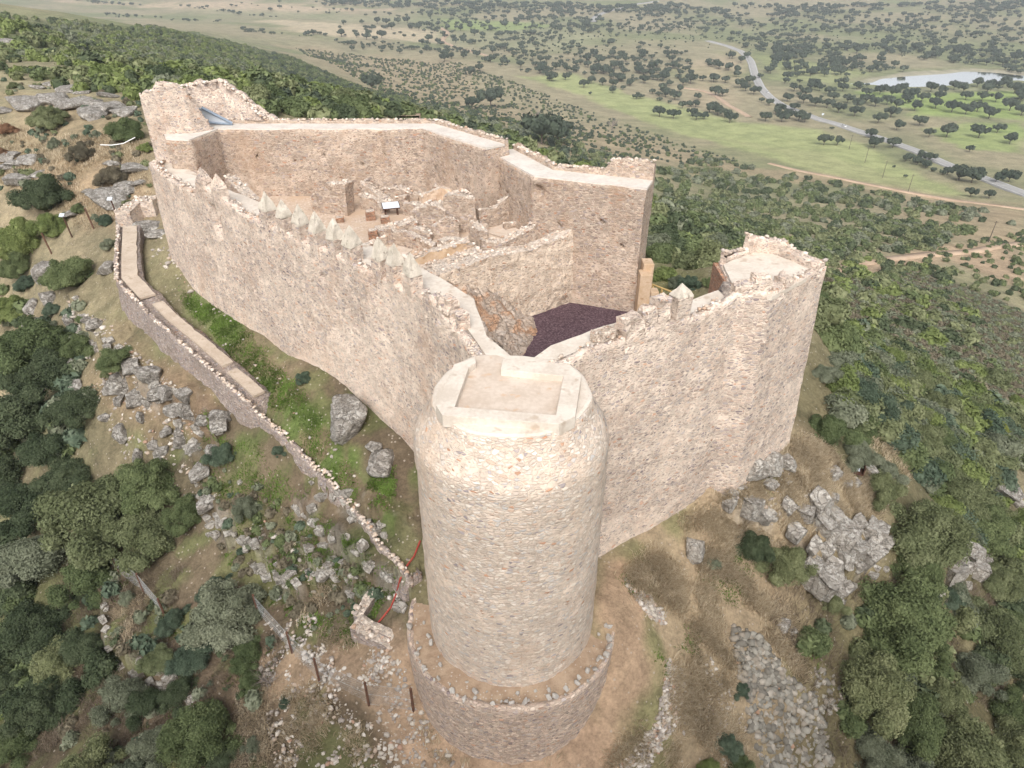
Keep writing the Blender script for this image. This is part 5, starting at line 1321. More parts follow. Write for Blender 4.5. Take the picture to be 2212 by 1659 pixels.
NEAR = [
 (335,1010,170,'green','rounded mid green bush at the upper edge of the big tree clump'),
 (225,1075,250,'olive','big fuzzy olive green tree crown at the left edge below the low wall'),
 (110,1160,190,'grey','pale grey green crown left of the big olive tree'),
 (310,1110,190,'olive','light olive crown in the right half of the tree clump'),
 (400,1090,110,'green','dark green lobe bush at the right tip of the tree clump'),
 (195,1230,150,'green','green crown in front of the wire fence top'),
 (60,870,190,'dark','dark bush filling the left edge above the tree clump'),
 (120,790,150,'dark','dark rounded bush right of the rocks at the left edge'),
 (20,990,170,'dark','darkest bush at the far left edge level with the low wall end'),
 (120,940,130,'dark','dark bush between the left edge and the earth bank'),
 (95,715,190,'green','dense green bush hugging the left edge above the dark ones'),
 (30,650,110,'bright','bright green bush at the left edge among rocks'),
 (165,575,118,'green','round feathery green bush beside the low wall start'),
 (45,505,150,'bright','bright green bush at the left edge below the panel post'),
 (110,480,90,'bright','smaller bright green bush right beneath the panel post'),
 (45,560,90,'green','green bush below the brown marker post'),
 (255,755,88,'green','small leafy bush growing on boulders under the low wall'),
 (482,968,82,'teal','dark teal bush just below the low wall'),
 (655,806,42,'teal','small dark bush against the foot of the long curtain wall'),
 (604,967,36,'teal','tiny teal bush on top of the low wall'),
 (535,1080,80,'grey','grey teal broom bush among green patches'),
 (505,1285,190,'grey','large grey olive bush in the middle of the lower left'),
 (420,1385,110,'teal','dark teal side bush left of the large grey bush'),
 (470,1250,85,'teal','feathery teal broom above the large grey bush'),
 (540,1390,90,'green','low green bush at the foot of the large grey bush'),
 (70,1330,170,'dark','dark crown at the left edge below the pale grey crown'),
 (130,1400,150,'olive','olive crown in the lower left group'),
 (40,1450,120,'dark','dark low crown touching the left edge in the lower group'),
 (270,1480,140,'grey','spreading grey green bush above the mossy rocks'),
 (320,1500,110,'dark','dark lobe beside the spreading grey green bush'),
 (10,1520,60,'bright','bright leafy tip at the lower left edge'),
 (190,1630,180,'olive','pale olive tree crown at the bottom left corner'),
 (290,1640,100,'grey','grey shrub beside the bottom left crown'),
 (445,1540,170,'green','wide dark shrub right of the mossy rock edge'),
 (545,1450,80,'green','dark green shrub above the dead branches'),
 (545,1600,60,'grey','small pale broom near the bottom edge'),
 (205,1280,60,'teal','small teal broom left of the fence'),
 (280,1280,60,'grey','pale feathery broom by the sagging fence'),
 (618,1505,35,'teal','tiny green tuft bush beside the lower fence'),
 (345,1400,90,'olive','brownish olive bush behind the mossy rocks'),
 (20,1210,120,'dark','dark crown at the left edge beside the grey green crown'),
 (1620,1160,112,'dark','dark glossy bush beside the tall upright boulder'),
 (1690,1200,130,'olive','olive grey bush in front of the blocky cliff'),
 (1540,1203,50,'grey','small grey bush right of the upright boulder'),
 (1925,1290,230,'green','large fresh green tree crown below the blocky cliff'),
 (2000,1360,120,'green','green lobe on the right side of the large fresh green tree'),
 (1865,1435,220,'olive','large olive tree crown in the lower right'),
 (1970,1110,210,'olive','brownish olive crown with bare twigs above the cliff'),
 (2050,1040,170,'olive','olive crown behind the twiggy one'),
 (1900,1040,110,'olive','lower olive lobe next to the rusty stand'),
 (2110,1110,160,'green','green crown at the right edge above the grey rocks'),
 (2180,1210,130,'olive','olive crown at the right edge beside the grey rocks'),
 (2130,1320,170,'olive','olive crown at the right edge right of the fresh green tree'),
 (2050,1270,70,'teal','dark teal bush wedged below the grey rocks'),
 (2100,1420,150,'grey','grey olive crown at the right edge in the lower group'),
 (2190,1420,110,'dark','dark bush at the right edge of the lower group'),
 (2060,1585,230,'olive','wide olive tree crown at the bottom right corner'),
 (2180,1510,130,'green','green grey crown above the bottom right corner'),
 (1960,1640,160,'grey','greyish crown at the bottom edge right of the rubble'),
 (2190,1640,110,'dark','dark crown touching the bottom right corner'),
 (1600,1478,50,'teal','small dark green tuft bush above the rubble'),
 (1520,1640,90,'bright','bright green bush at the bottom edge'),
 (1590,1630,70,'green','green bush beside the bright one at the bottom edge'),
 (1570,1590,70,'teal','low dusky broom left of the rubble'),
 (1790,910,120,'green','dense green bush right below the wall corner'),
 (1850,960,110,'grey','grey green bush sloping down from the wall corner'),
 (1860,840,130,'teal','blue green round tree right of the high wall'),
 (1930,870,110,'teal','teal bush right of the blue green tree'),
 (1785,790,80,'grey','grey green bush against the high wall edge'),
 (1790,720,70,'bright','bright bush touching the high wall edge'),
 (1770,680,50,'green','bush peeping out beside the bastion corner'),
 (1850,750,80,'green','green bush up the slope from the blue green tree'),
 (1920,765,80,'bright','bright yellow green bush on the slope right of the wall'),
 (1975,810,90,'olive','olive bush right of the yellow green one'),
 (2010,850,60,'olive','olive bush low on the slope before the brown heath'),
 (2080,870,75,'green','round green bush in front of the brown heath'),
 (1980,930,120,'olive','broad olive bush mid slope at the right'),
 (2050,960,90,'green','green bush behind the grey boulders at the right'),
 (2160,950,90,'green','green bush near the right edge below the heath'),
 (2150,915,60,'yellow','yellow flowering bush near the right edge'),
 (2190,860,60,'bright','fresh green bush at the right edge beside the heath'),
 (2160,1010,80,'grey','grey bush above the boulder at the right edge'),
 (2010,990,60,'teal','small teal bush among the slope rocks'),
 (115,245,84,'olive','round olive bush on the dry ground at the upper left'),
 (270,274,84,'green','dense round bush left of the corner tower'),
 (318,312,40,'bright','bright bush squeezed against the corner tower'),
 (100,400,150,'dark','broad dark bush left of the dry rocky slope'),
 (178,322,70,'brown','brownish twiggy bush between the upper left rocks'),
 (245,370,80,'brown','low brown scrub bush beside the left curtain wall'),
 (120,305,40,'grey','small grey bush beside the brownish twiggy one'),
 (15,272,50,'rusty','rusty brown bush at the left edge'),
 (10,325,45,'rusty','second rusty brown bush lower on the left edge'),
 (30,180,30,'olive','small olive bush by the upper left rocks'),
 (208,285,30,'grey','small grey tuft beside the round bush'),
 (170,445,40,'green','small green tuft bush between the two panel posts'),
 (228,470,40,'teal','small teal tuft bush by the right panel post'),
 (240,520,40,'grey','small grey bush near the low wall start'),
 (60,600,60,'teal','teal bush below the rocks at the left'),
 (115,660,50,'teal','small teal bush in the rocks left of the earth bank'),
 (110,700,50,'grey','grey bush on the rocks left of the earth bank'),
 (145,715,45,'dark','dark tuft above the dark bushes'),
 (150,870,110,'dark','dark bush at the edge of the earth bank'),
 (230,800,30,'olive','small olive scrub on the earth bank'),
 (185,850,130,'dark','dark crown bordering the earth bank on its left'),
 (60,790,150,'dark','dusky crown at the left edge under the dense green bush'),
 (150,1010,130,'dark','dark crown tucked above the big olive crown'),
 (70,1060,160,'dark','near black crown left of the big olive crown'),
 (170,740,90,'green','green crown at the right end of the left edge thicket'),
 (100,1500,150,'dark','dark crown in the middle of the lower left corner'),
 (200,1370,120,'dark','dark crown right of the olive crown in the lower left'),
 (40,1580,130,'green','dim green crown near the bottom left corner'),
 (380,1320,80,'teal','dusky broom right of the sagging fence'),
 (390,1480,100,'dark','dark bush over the mossy rocks'),
 (340,1590,120,'grey','grey bush at the bottom edge left of the dead branches'),
 (480,1620,90,'dark','dark bush at the bottom edge below the dead branches'),
 (1960,1195,140,'green','green crown directly under the twiggy olive crown'),
 (1950,1530,170,'green','green crown below the large olive tree at the lower right'),
 (1880,1600,120,'grey','grey crown at the bottom edge right of the grey rubble'),
 (2030,1480,150,'olive','olive crown between the two large lower right trees'),
 (2190,1330,120,'green','green crown cut by the right edge beside the tree clump'),
 (2190,1120,120,'bright','light green crown cut by the right edge above the grey rocks'),
 (2140,1230,110,'olive','olive crown over the right grey rocks'),
 (2200,1580,150,'olive','olive crown cut by the right edge near the corner'),
 (1800,1290,70,'olive','olive bush below the blocky cliff on the left'),
 (1850,900,110,'green','green bush sandwiched between teal tree and wall corner'),
 (1910,1000,100,'grey','grey bush down slope from the wall corner'),
 (1960,880,100,'olive','olive bush beside the teal bushes'),
 (2020,930,110,'green','broad green bush before the grey boulders'),
 (2110,1000,90,'olive','olive bush just above the big grey boulder'),
 (2200,960,100,'olive','olive bush cut by the right edge above the boulder'),
 (1820,780,70,'olive','olive bush next to the high wall edge'),
 (1880,800,90,'bright','bright crown behind the blue green tree'),
 (1425,540,38,'bright','yellow green bush right behind the keep corner'),
 (1490,600,60,'teal','soft green bush right of the gate path'),
 (1535,600,55,'green','green bush beside the bastion brick side'),
 (1460,600,45,'grey','grey green bush above the timber railing'),
 (1510,560,45,'green','round green bush up slope from the railing'),
 (1540,640,40,'bright','small bright bush at the bastion foot'),
]
for a in NEAR: put_bush(*a)
# brooms / scrub that fill the steep left and right banks, too many alike to name one by one
def scatter(poly, n, seed, world=False):
    rs = np.random.RandomState(seed); wp = np.array(poly if world else wpoly(poly), float); lo, hi = wp.min(0), wp.max(0); out = []
    while len(out) < n:
        q = lo+(hi-lo)*rs.rand(4*n, 2); q = q[inpoly(q[:, 0], q[:, 1], wp.tolist())]; out += q.tolist()
        if len(q) == 0: break
    q = np.array(out[:n]); ok = ~(inpoly(q[:, 0], q[:, 1], FOOT) | (pdist(q[:, 0], q[:, 1], FOOT) < 1.2)); return q[ok]
def free_of_roads(q, d=8):
    A = [tuple(a) for a in RA]; ok = (pdist(q[:, 0], q[:, 1], A, False) > d) & (pdist(q[:, 0], q[:, 1], LAKE) > 6) & ~inpoly(q[:, 0], q[:, 1], LAKE)
    return q[ok]
# area rules: polygon, count, radius range, leaf kinds, label, group
SHR = [
 ([(0,35),(280,66),(420,72),(560,110),(560,260),(450,215),(300,190),(230,150),(0,125)], 3600, (1.2,2.5), ['green','olive','bright','green','olive','dark','bright','grey'], 'hill'),
 ([(300,190),(450,215),(560,262),(500,285),(330,225)], 260, (1.,2.), ['green','olive','bright'], 'hill'),
 ([(560,110),(640,130),(900,225),(960,270),(560,262)], 2400, (1.3,2.6), ['green','dark','olive','oak','green'], 'hill'),
 ([(900,225),(1060,270),(1300,330),(1380,345),(1320,380),(1090,320),(960,270)], 1000, (1.2,2.8), ['dark','green','oak','olive','grey'], 'hill'),
 ([(640,105),(1000,135),(1200,215),(1400,285),(1620,350),(1400,345),(1060,270),(900,225)], 3200, (.8,1.6), ['oak','dark','green','oak'], 'plant'),
 ([(1400,370),(1520,335),(1700,378),(1850,405),(2100,455),(2212,480),(2212,500),(1900,470),(1600,430),(1405,425)], 420, (1.5,3.2), ['dark','green','olive','grey'], 'slope'),
 ([(1405,430),(1600,430),(1900,470),(2100,500),(2000,545),(1850,545),(1790,570),(1640,525),(1560,540),(1410,570)], 1300, (1.1,2.6), ['green','olive','dark','olive','green','grey'], 'slope'),
 ([(2000,545),(2212,500),(2250,700),(2050,610),(1800,590)], 170, (.7,1.6), ['dark','green','olive'], 'slope'),
 ([(1780,600),(1960,590),(2120,640),(2250,700),(2250,930),(2050,840),(1850,720),(1790,650)], 4200, (.45,1.0), ['brown','grey','brown','olive','grey'], 'heath'),
 ([(1790,700),(1880,720),(2040,830),(2212,900),(2212,1300),(2100,1200),(2000,1060),(1880,960),(1790,900)], 420, (.9,2.1), ['olive','green','grey','bright','teal','olive'], 'slope'),
 ([(0,125),(230,150),(300,190),(300,215),(180,200),(0,170)], 120, (.8,1.7), ['green','olive','dark','bright'], 'slope'),
 ([(0,170),(300,215),(335,330),(340,440),(180,480),(0,440)], 150, (.25,.7), ['grey','brown','olive','brown','teal'], 'low'),
 ([(0,600),(150,620),(240,760),(200,900),(170,1000),(0,1000)], 110, (.5,1.2), ['teal','dark','grey','green'], 'bank'),
 ([(0,1050),(60,1300),(240,1450),(0,1659)], 60, (.8,1.6), ['dark','green','dark'], 'bank'),
 ([(150,1250),(420,1250),(600,1330),(560,1659),(100,1659)], 90, (.25,.7), ['brown','grey','dark','teal'], 'bank'),
 ([(400,960),(700,1130),(850,1300),(700,1380),(500,1240)], 150, (.15,.5), ['brown','grey','teal','green','brown'], 'bank'),
 ([(1650,1350),(2212,1250),(2212,1659),(1900,1659)], 110, (.5,1.3), ['olive','dark','grey','green'], 'bank'),
 ([(1000,40),(1500,60),(2212,70),(2212,130),(1600,110),(1000,120)], 500, (1.,2.), ['oak','dark'], 'plant'),
]
LAB = {'hill': ('green evergreen shrub in the dense scrub covering the slope behind the castle', 'shrubs on the slope behind the castle'),
 'plant': ('small dark young tree of the planted rows between scrub and pasture', 'young trees in planted rows'),
 'slope': ('green shrub on the falling slope to the right of the castle', 'shrubs on the slope right of the castle'),
 'heath': ('low brown heath shrub on the slope right of the bastion', 'brown heath shrubs'),
 'low': ('low grey or brown tuft shrub on the dry rocky ground left of the corner tower', 'tuft shrubs on the dry ground'),
 'bank': ('small scrubby bush on the steep bank below the walls', 'scrub bushes on the banks')}
cand = []
WSHR = [([(-24,62),(-8,60),(4,54),(14,44),(24,40),(60,70),(110,160),(20,220),(-60,180),(-60,100)], 1100, (1.2,2.5), ['green','olive','dark','bright'], 'hill'),
 ([(30,12),(60,5),(120,25),(110,50),(60,38),(38,24)], 260, (.9,2.2), ['olive','green','grey'], 'slope'), ([(-25,12),(-60,0),(-90,60),(-60,75),(-34,40)], 240, (.9,2.2), ['dark','green','olive','grey'], 'bank')]
rs = np.random.RandomState(77)
for i, (poly, n, (r0, r1), kinds, key) in enumerate(SHR+WSHR):
    q = scatter(poly, n, 300+i, i >= len(SHR))
    if key in ('hill', 'slope', 'plant'): q = free_of_roads(q, 7)
    if key == 'plant' and i == 4:
        a = .62; u = q[:, 0]*math.cos(a)+q[:, 1]*math.sin(a); v = -q[:, 0]*math.sin(a)+q[:, 1]*math.cos(a); v = np.round(v/6.5)*6.5+rs.normal(size=len(v))*.7
        q = np.stack([u*math.cos(a)-v*math.sin(a), u*math.sin(a)+v*math.cos(a)], -1)
    dens = n2(q[:, 0], q[:, 1], 22 if key != 'bank' else 3, 3, 90+i)
    q = q[dens > {'hill': -.45, 'heath': -.6, 'slope': -.4}.get(key, -.3)]
    z = tz(q[:, 0], q[:, 1])
    for (x, y), zz in zip(q, z):
        R = r0+(r1-r0)*rs.rand()**1.6; kd = kinds[rs.randint(len(kinds))]
        px_, py_, zd = proj((x, y, zz)); vis = -30 < px_ < 2240 and -10 < py_ < 1680
        cand.append((R/zd if vis else 0, x, y, zz, R, kd, key))
cand.sort(key=lambda t: -t[0])
NI = 290
for (a, x, y, zz, R, kd, key) in cand[:NI]:
    me = RN.choice(PROT['mid'])[0]; r = obj('shrub', me); r.location = (x, y, zz-.15*R); r.scale = (R, R, R*(.8+.4*RN.random())); r.rotation_euler = (0, 0, RN.random()*6.28)
    r.material_slots[0].link = 'OBJECT'; r.material_slots[0].material = LEAF[kd]; tag(r, LAB[key][0], 'shrub', LAB[key][1])
def merged(name, items, protos, mats, label, cat):
    """many plants of one mass as one object. items: (x,y,z,R,matindex)"""
    Vs = []; Fs = []; Ms = []; c = 0; rs = np.random.RandomState(5)
    for x, y, z, R, mi in items:
        v, f, m = protos[rs.randint(len(protos))]; a = rs.rand()*6.28; ca, sa = math.cos(a)*R, math.sin(a)*R
        Vs.append(np.stack([v[:, 0]*ca-v[:, 1]*sa+x, v[:, 0]*sa+v[:, 1]*ca+y, v[:, 2]*R*(.85+.3*rs.rand())+z], -1).astype(np.float32)); Fs.append(f+c); c += len(v)
        Ms.append(np.where(m == 0, mi, len(mats)-1))
    o = obj(name, mesh(name, np.concatenate(Vs), np.concatenate(Fs), mats, np.concatenate(Ms))); tag(o, label, cat, kind='stuff'); return o
def lite(rs, n, leaf):
    v, f = crown_arrays(rs, lobes_bush(rs, 4, .85), n, leaf, 0); iv, if_ = ICO[1]
    v2 = iv*[.72, .72, .6]*(1+.25*vn(iv*2, rs.randint(99)))[:, None]+[0, 0, .35]
    return np.concatenate([v, v2]), np.concatenate([f, if_+len(v)]), np.zeros(len(f)+len(if_), int)
LITE = [lite(_rs, 150, .26) for _ in range(6)]; LITE2 = [lite(_rs, 34, .42) for _ in range(6)]
kn = list(LEAF.keys()); kn.remove('bush_near'); kmat = [LEAF[k] for k in kn]+[M['bark']]
rest = cand[NI:]
merged('scrub', [(x, y, zz-.1*R, R, kn.index(kd)) for (a, x, y, zz, R, kd, key) in rest if a > .0045], LITE, kmat, 'mass of evergreen scrub covering the slopes around the castle', 'scrub')
merged('scrub', [(x, y, zz-.1*R, R*1.1, kn.index(kd)) for (a, x, y, zz, R, kd, key) in rest if a <= .0045], LITE2, kmat, 'far mass of evergreen scrub and young trees on the lower slopes', 'scrub')

# ---- holm oaks of the plain
OAK = [(1779,304,34),(1808,305,30),(1888,310,36),(1928,310,34),(1880,290,30),(1985,263,32),(1936,272,33),(1923,244,36),(1896,257,34),(2006,288,28),(2044,284,44),(2113,286,42),(2153,279,30),(2180,301,36),(2093,322,22),
 (1985,336,30),(2005,342,30),(2070,376,50),(2098,382,46),(2110,372,30),(2178,382,40),(2150,385,34),(2095,417,30),(2135,421,28),(1931,360,10),(1956,381,12),(1495,244,26),(1504,252,24),(1521,251,24),(1550,240,30),(1565,246,28),(1576,256,34),(1543,230,26),
 (1653,254,30),(1688,254,34),(1705,248,30),(1725,252,34),(1738,256,30),(1675,240,26),(1645,217,16),(1661,222,22),(1683,235,28),(1541,170,28),(1566,173,22),(1491,172,32),(1475,178,24),(1518,170,18),(1545,198,30),(1560,202,24),(1600,182,30),(1618,174,26),(1628,197,28),(1610,190,24),(1490,158,20),(1480,150,18),
 (1424,243,34),(1454,248,30),(1437,198,26),(1457,208,30),(1192,167,30),(1221,167,22),(1261,183,26),(1277,174,24),(1301,178,24),(1324,181,24),(1361,178,22),(1391,173,26),(1430,188,22),(1445,180,20),(1338,168,26),(1290,152,26),(1310,148,22),(1242,150,20),(1270,140,22),(1210,136,18),(1180,128,18),(1150,122,18),(1165,152,26),(1125,140,22),(1110,118,18),
 (1015,155,28),(1035,148,24),(960,126,24),(975,122,20),(1005,115,20),(1030,118,20),(1060,128,24),(1090,130,18),(1150,88,20),(945,90,18),(925,84,22),(912,92,18),(1025,72,22),(1042,76,18),(995,62,18),(1072,76,14),(815,46,20),(835,48,20),(860,46,20),(880,44,22),(846,58,22),(792,80,22),(825,76,24),(742,50,16),(782,48,14),(795,72,20),(738,73,24),(890,58,20),(905,60,22),(760,105,16),(1160,57,10),(1230,66,10),
 (735,60,12),(1170,285,95),(1205,292,60),(1218,277,40),(1060,215,60),(1020,225,36),(804,182,52),(1140,262,30),(1065,262,26),(1600,130,22),(1615,120,20),(1590,160,22),(1640,165,16),(1657,150,18),(1670,145,20),(1700,165,26),(1722,150,22),(1735,142,20),(1750,158,24),(1765,152,22),(1780,160,20),(1800,140,20),(1815,132,20),(1840,147,22),(1860,140,20),(1878,150,20),(1895,142,22),(1930,140,22),(1950,150,22),
 (1700,130,20),(1720,115,18),(1750,105,20),(1785,100,20),(1805,110,22),(1650,100,18),(1670,108,22),(1830,95,20),(1850,110,20),(1890,100,20),(1920,108,20),(1905,120,20),(1950,95,18),(1990,110,20),(2020,120,22),(2060,128,22),(2100,120,20),(2150,115,22),(2190,125,24),(2130,135,22),
 (1900,196,30),(1925,200,34),(1945,192,30),(1965,205,36),(1870,200,26),(1850,186,24),(1820,190,26),(1790,198,26),(1800,210,28),(1770,190,24),(1755,180,26),(1740,200,28),(1715,190,26),(1735,215,30),(1760,222,30),(1785,225,30),(1810,235,32),(1830,215,28),(1850,225,32),(1845,242,34),(1870,215,30),(1890,222,30),(1915,218,30),(1935,226,32),(1955,215,30),(1975,230,34),(1990,212,30),(2010,190,30),(2030,196,30),(2060,186,28),(2080,192,32),(2110,180,30),(2140,186,34),(2165,180,34),(2190,192,36),(2205,205,36),(2085,208,28),(2120,210,30),(2150,212,30),(2028,208,28),(2020,225,34),(2055,232,38),(2085,238,34),(2110,232,34),(2135,246,38),(2180,228,40),(2205,240,36),(1715,232,24),(1700,212,26),(1695,175,20)]
used = []
def put_oak(x, y, R, big, label, group, z=None):
    z = tz1(x, y)
    if big:
        cr, tr = RN.choice(PROT['oakn']); r = empty('holm_oak', (x, y, z), label, 'tree', group, RN.random()*6.28)
        for me, nm, mt in ((cr, 'crown', LEAF['oak']), (tr, 'trunk', M['bark'])):
            o = obj(nm, me, r); o.scale = (R, R, R*1.15)
    else:
        r = obj('holm_oak', RN.choice(PROT['oakf'])); r.location = (x, y, z-.1); r.rotation_euler = (0, 0, RN.random()*6.28); r.scale = (R, R, R*1.15); tag(r, label, 'tree', group)
OL = {'near': ('dark round holm oak in the pastures beside the country road', 'holm oaks by the road'), 'far': ('small dark holm oak dotted over the far plain', 'holm oaks of the far plain')}
n_ind = 0
for (a, b, w_) in OAK:
    q = hit([(a, b+w_*.28)])[0]; zd = proj(q)[2]; R = w_/2*zd/FPX
    if abs(R) > 16: R = 10
    big = w_ >= 24
    put_oak(q[0], q[1], R, big, *OL['near' if big else 'far']); n_ind += 1; used.append((q[0], q[1]))
FAR = [
 ([(900,20),(2212,25),(2212,100),(1500,130),(1100,120),(900,60)], 1300, (3.5,6)), ([(1480,100),(2212,100),(2212,160),(1950,150),(1850,165),(1640,170),(1500,150)], 420, (3.5,6)),
 ([(700,55),(1000,70),(1150,120),(1500,200),(1560,250),(1300,210),(1000,130),(640,90)], 170, (3.5,5.5)), ([(1180,120),(1500,120),(1500,180),(1300,170),(1150,150)], 120, (3.5,6)),
 ([(1700,170),(1850,185),(2212,190),(2212,230),(1900,250),(1780,240),(1700,210)], 50, (3.5,6)),
 ([(700,0),(2212,0),(2212,25),(700,15)], 1100, (4,7)), ([(400,4),(900,8),(900,40),(560,30)], 60, (3,5)), ([(160,0),(420,14),(640,40),(640,44),(430,20),(160,5)], 70, (2.5,4.5)), ([(230,30),(480,45),(480,50),(230,38)], 40, (2,3.5)), ([(520,60),(760,92),(1000,110),(1000,116),(760,99),(520,68)], 110, (2,4)),
 ([(1640,190),(1700,225),(1770,262),(1850,290),(1800,282),(1700,250),(1640,215)], 60, (2.5,4.5)),
 ([(1950,352),(2212,430),(2212,400),(1950,335)], 40, (2,3.5)),
]
rs = np.random.RandomState(9); oc = []
for i, (poly, n, (r0, r1)) in enumerate(FAR):
    q = free_of_roads(scatter(poly, n, 500+i), 12); q = q[n2(q[:, 0], q[:, 1], 90, 3, 21) > -.25]
    z = tz(q[:, 0], q[:, 1])
    for (x, y), zz in zip(q, z): R = r0*.6+(r1*1.08-r0*.6)*rs.rand()**1.2; oc.append((R/proj((x, y, zz))[2], x, y, zz, R))
oc.sort(key=lambda t: -t[0])
k = max(0, 295-n_ind)
for a, x, y, zz, R in oc[:k]: put_oak(x, y, R, False, *OL['far'])
merged('far_oaks', [(x, y, zz-.2, R, 0) for a, x, y, zz, R in oc[k:]], OAKF, [LEAF['oak'], M['bark']], 'countless holm oaks dotted over the plain towards the horizon', 'far trees')

# bare trees
def bare(px, py, wpx, label):
    q, R = spot(px, py, wpx, .4); rs = np.random.RandomState(int(px)); mb = MB(); r = empty('bare_tree', tuple(q), label, 'tree')
    mb.tube([(0,0,-.2),(0,0,R*.5)], R*.07, 6, 0, R*.05); mb.build('trunk', M['twig'], r); mb = MB()
    for i in range(9):
        a = rs.rand()*6.28; e = .5+rs.rand(); p1 = np.array([math.cos(a)*R*.5, math.sin(a)*R*.5, R*(.6+.4*e)]); mb.tube([(0,0,R*.45), tuple(p1)], R*.04, 4, 0, R*.02)
        for j in range(6):
            p2 = p1+rs.normal(size=3)*R*.35+[math.cos(a)*R*.2, math.sin(a)*R*.2, R*.15]; mb.tube([tuple(p1*(.5+.5*rs.rand())+np.array([0,0,R*.1])), tuple(p2)], R*.018, 3, 0, R*.006)
    mb.build('crown', M['twig'], r)
bare(1322,268,34,'leafless grey tree standing in the planted rows'); bare(1161,246,22,'smaller leafless grey tree left of the other bare tree')
bare(585,1460,60,'dead grey branches beside the lower fence')

# --- rocks
def boulder_mesh(seed, blocky=.7, sub=4):
    rs = np.random.RandomState(seed); v, f = ICO[sub]; v = v.copy()*1.25
    for i in range(int(9+6*blocky)):
        n_ = rs.normal(size=3)
        if blocky > .5 and i < 6: n_ = np.eye(3)[i % 3]*(1 if i < 3 else -1)+rs.normal(size=3)*.18
        n_ /= np.linalg.norm(n_); d = .62+.25*rs.rand(); t = v@n_-d; v -= np.clip(t, 0, None)[:, None]*n_
    # a crack or two
    for i in range(3):
        n_ = rs.normal(size=3); n_ /= np.linalg.norm(n_); t = v@n_-rs.uniform(-.3, .3); v -= v*(np.exp(-(t/.035)**2)*.10)[:, None]
    v += fbm(v*2.2+seed, 4, seed)[:, None]*v*.10+fbm(v*7+seed, 2, seed+4)[:, None]*v*.035
    v[:, 2] *= .75
    return mesh('boulder', v, f, M['rock'])
BLD = [boulder_mesh(s, .9 if s % 2 else .4) for s in range(10)]
def block_mesh(seed):
    rs = np.random.RandomState(seed); v, f = ICO[4]; v = v.copy()*1.5
    ax = np.linalg.qr(rs.normal(size=(3, 3)))[0]*0+np.eye(3)
    for k in range(3):
        for sg in (1, -1):
            n_ = ax[k]*sg+rs.normal(size=3)*.10; n_ /= np.linalg.norm(n_); t = v@n_-(.60+.14*rs.rand()); v -= np.clip(t, 0, None)[:, None]*n_
    for i in range(5):
        n_ = rs.normal(size=3); n_ /= np.linalg.norm(n_); t = v@n_-(.80+.1*rs.rand()); v -= np.clip(t, 0, None)[:, None]*n_
    for i in range(2):
        n_ = np.eye(3)[rs.randint(2)]+rs.normal(size=3)*.15; n_ /= np.linalg.norm(n_); t = v@n_-rs.uniform(-.35, .35); v -= v*(np.exp(-(t/.04)**2)*.16)[:, None]
    v += fbm(v*2.5+seed, 4, seed)[:, None]*v*.07+fbm(v*8+seed, 2, seed+4)[:, None]*v*.03
    return mesh('boulder', v, f, M['rock'])
BLK = [block_mesh(s+40) for s in range(7)]
def rock(px, py, wpx, label, group=None, mat='rock', sz=.8, asp=1., rz=None, sink=.25, name='boulder', tilt=.15, blk=False):
    q, R = spot(px, py, wpx, .15); o = obj(name, RN.choice(BLK if blk else BLD)); R *= 1.15
    o.scale = (R, R*asp, R*sz); o.rotation_euler = (RN.uniform(-tilt, tilt), RN.uniform(-tilt, tilt), RN.random()*6.28 if rz is None else rz)
    o.location = (q[0], q[1], tz1(q[0], q[1])+R*sz*(.55-sink)); 
    if mat != 'rock': o.material_slots[0].link = 'OBJECT'; o.material_slots[0].material = M[mat]
    return tag(o, label, 'rock', group)
for a in [(753,905,100,'largest grey boulder leaning against the foot of the long curtain wall',None,'rock',1.,.8),(827,992,62,'grey boulder below the largest one beside the green patch'),(812,964,34,'small pale rock wedged between the two grey boulders'),(1498,1188,44,'tall upright pale boulder at the right of the tower',None,'rock_w',1.6),
  (233,580,36,'dark rock beside the start of the low outer wall'),(100,586,60,'grey slab rock left of the round feathery bush'),(167,792,44,'dark rock at the edge of the left bushes'),(2141,1033,92,'big grey boulder near the right edge'),(1618,1010,64,'left block of the rock group under the wall corner',None,'rock_w',.9),(1661,1004,58,'middle block of the rock group under the wall corner',None,'rock_w',.9),(1697,996,50,'right block of the rock group under the wall corner',None,'rock_w',.8),(1661,1042,38,'lower block of the rock group under the wall corner',None,'rock_w',.7),(1598,1052,20,'small pale stone left below the rock group')]: rock(*a)
G1 = ('lichen covered block of the broken cliff to the right of the tower', 'blocks of the broken cliff')
for a, b, w_ in [(1778,1133,60),(1818,1160,85),(1795,1150,60),(1885,1150,66),(1875,1196,80),(1845,1185,60),(1755,1183,52),(1751,1226,56),(1791,1223,66),(1825,1205,50),(1775,1262,90),(1810,1275,60),(1745,1255,50),(1910,1175,50),(1850,1130,50),(1780,1195,46),(1765,1090,60),(1740,1110,50),(1715,1150,50),(1700,1095,40),(1615,1110,70),(1655,1115,50),(1570,1100,40),(1800,1120,50)]: rock(a, b, w_*.92, *G1, 'rock_w', RN.uniform(.7, 1.1), RN.uniform(.6, 1), RN.uniform(.5, .9), .25, tilt=.25, blk=True)
G2 = ('weathered grey rock poking out of the steep bank under the low outer wall', 'rocks under the low outer wall')
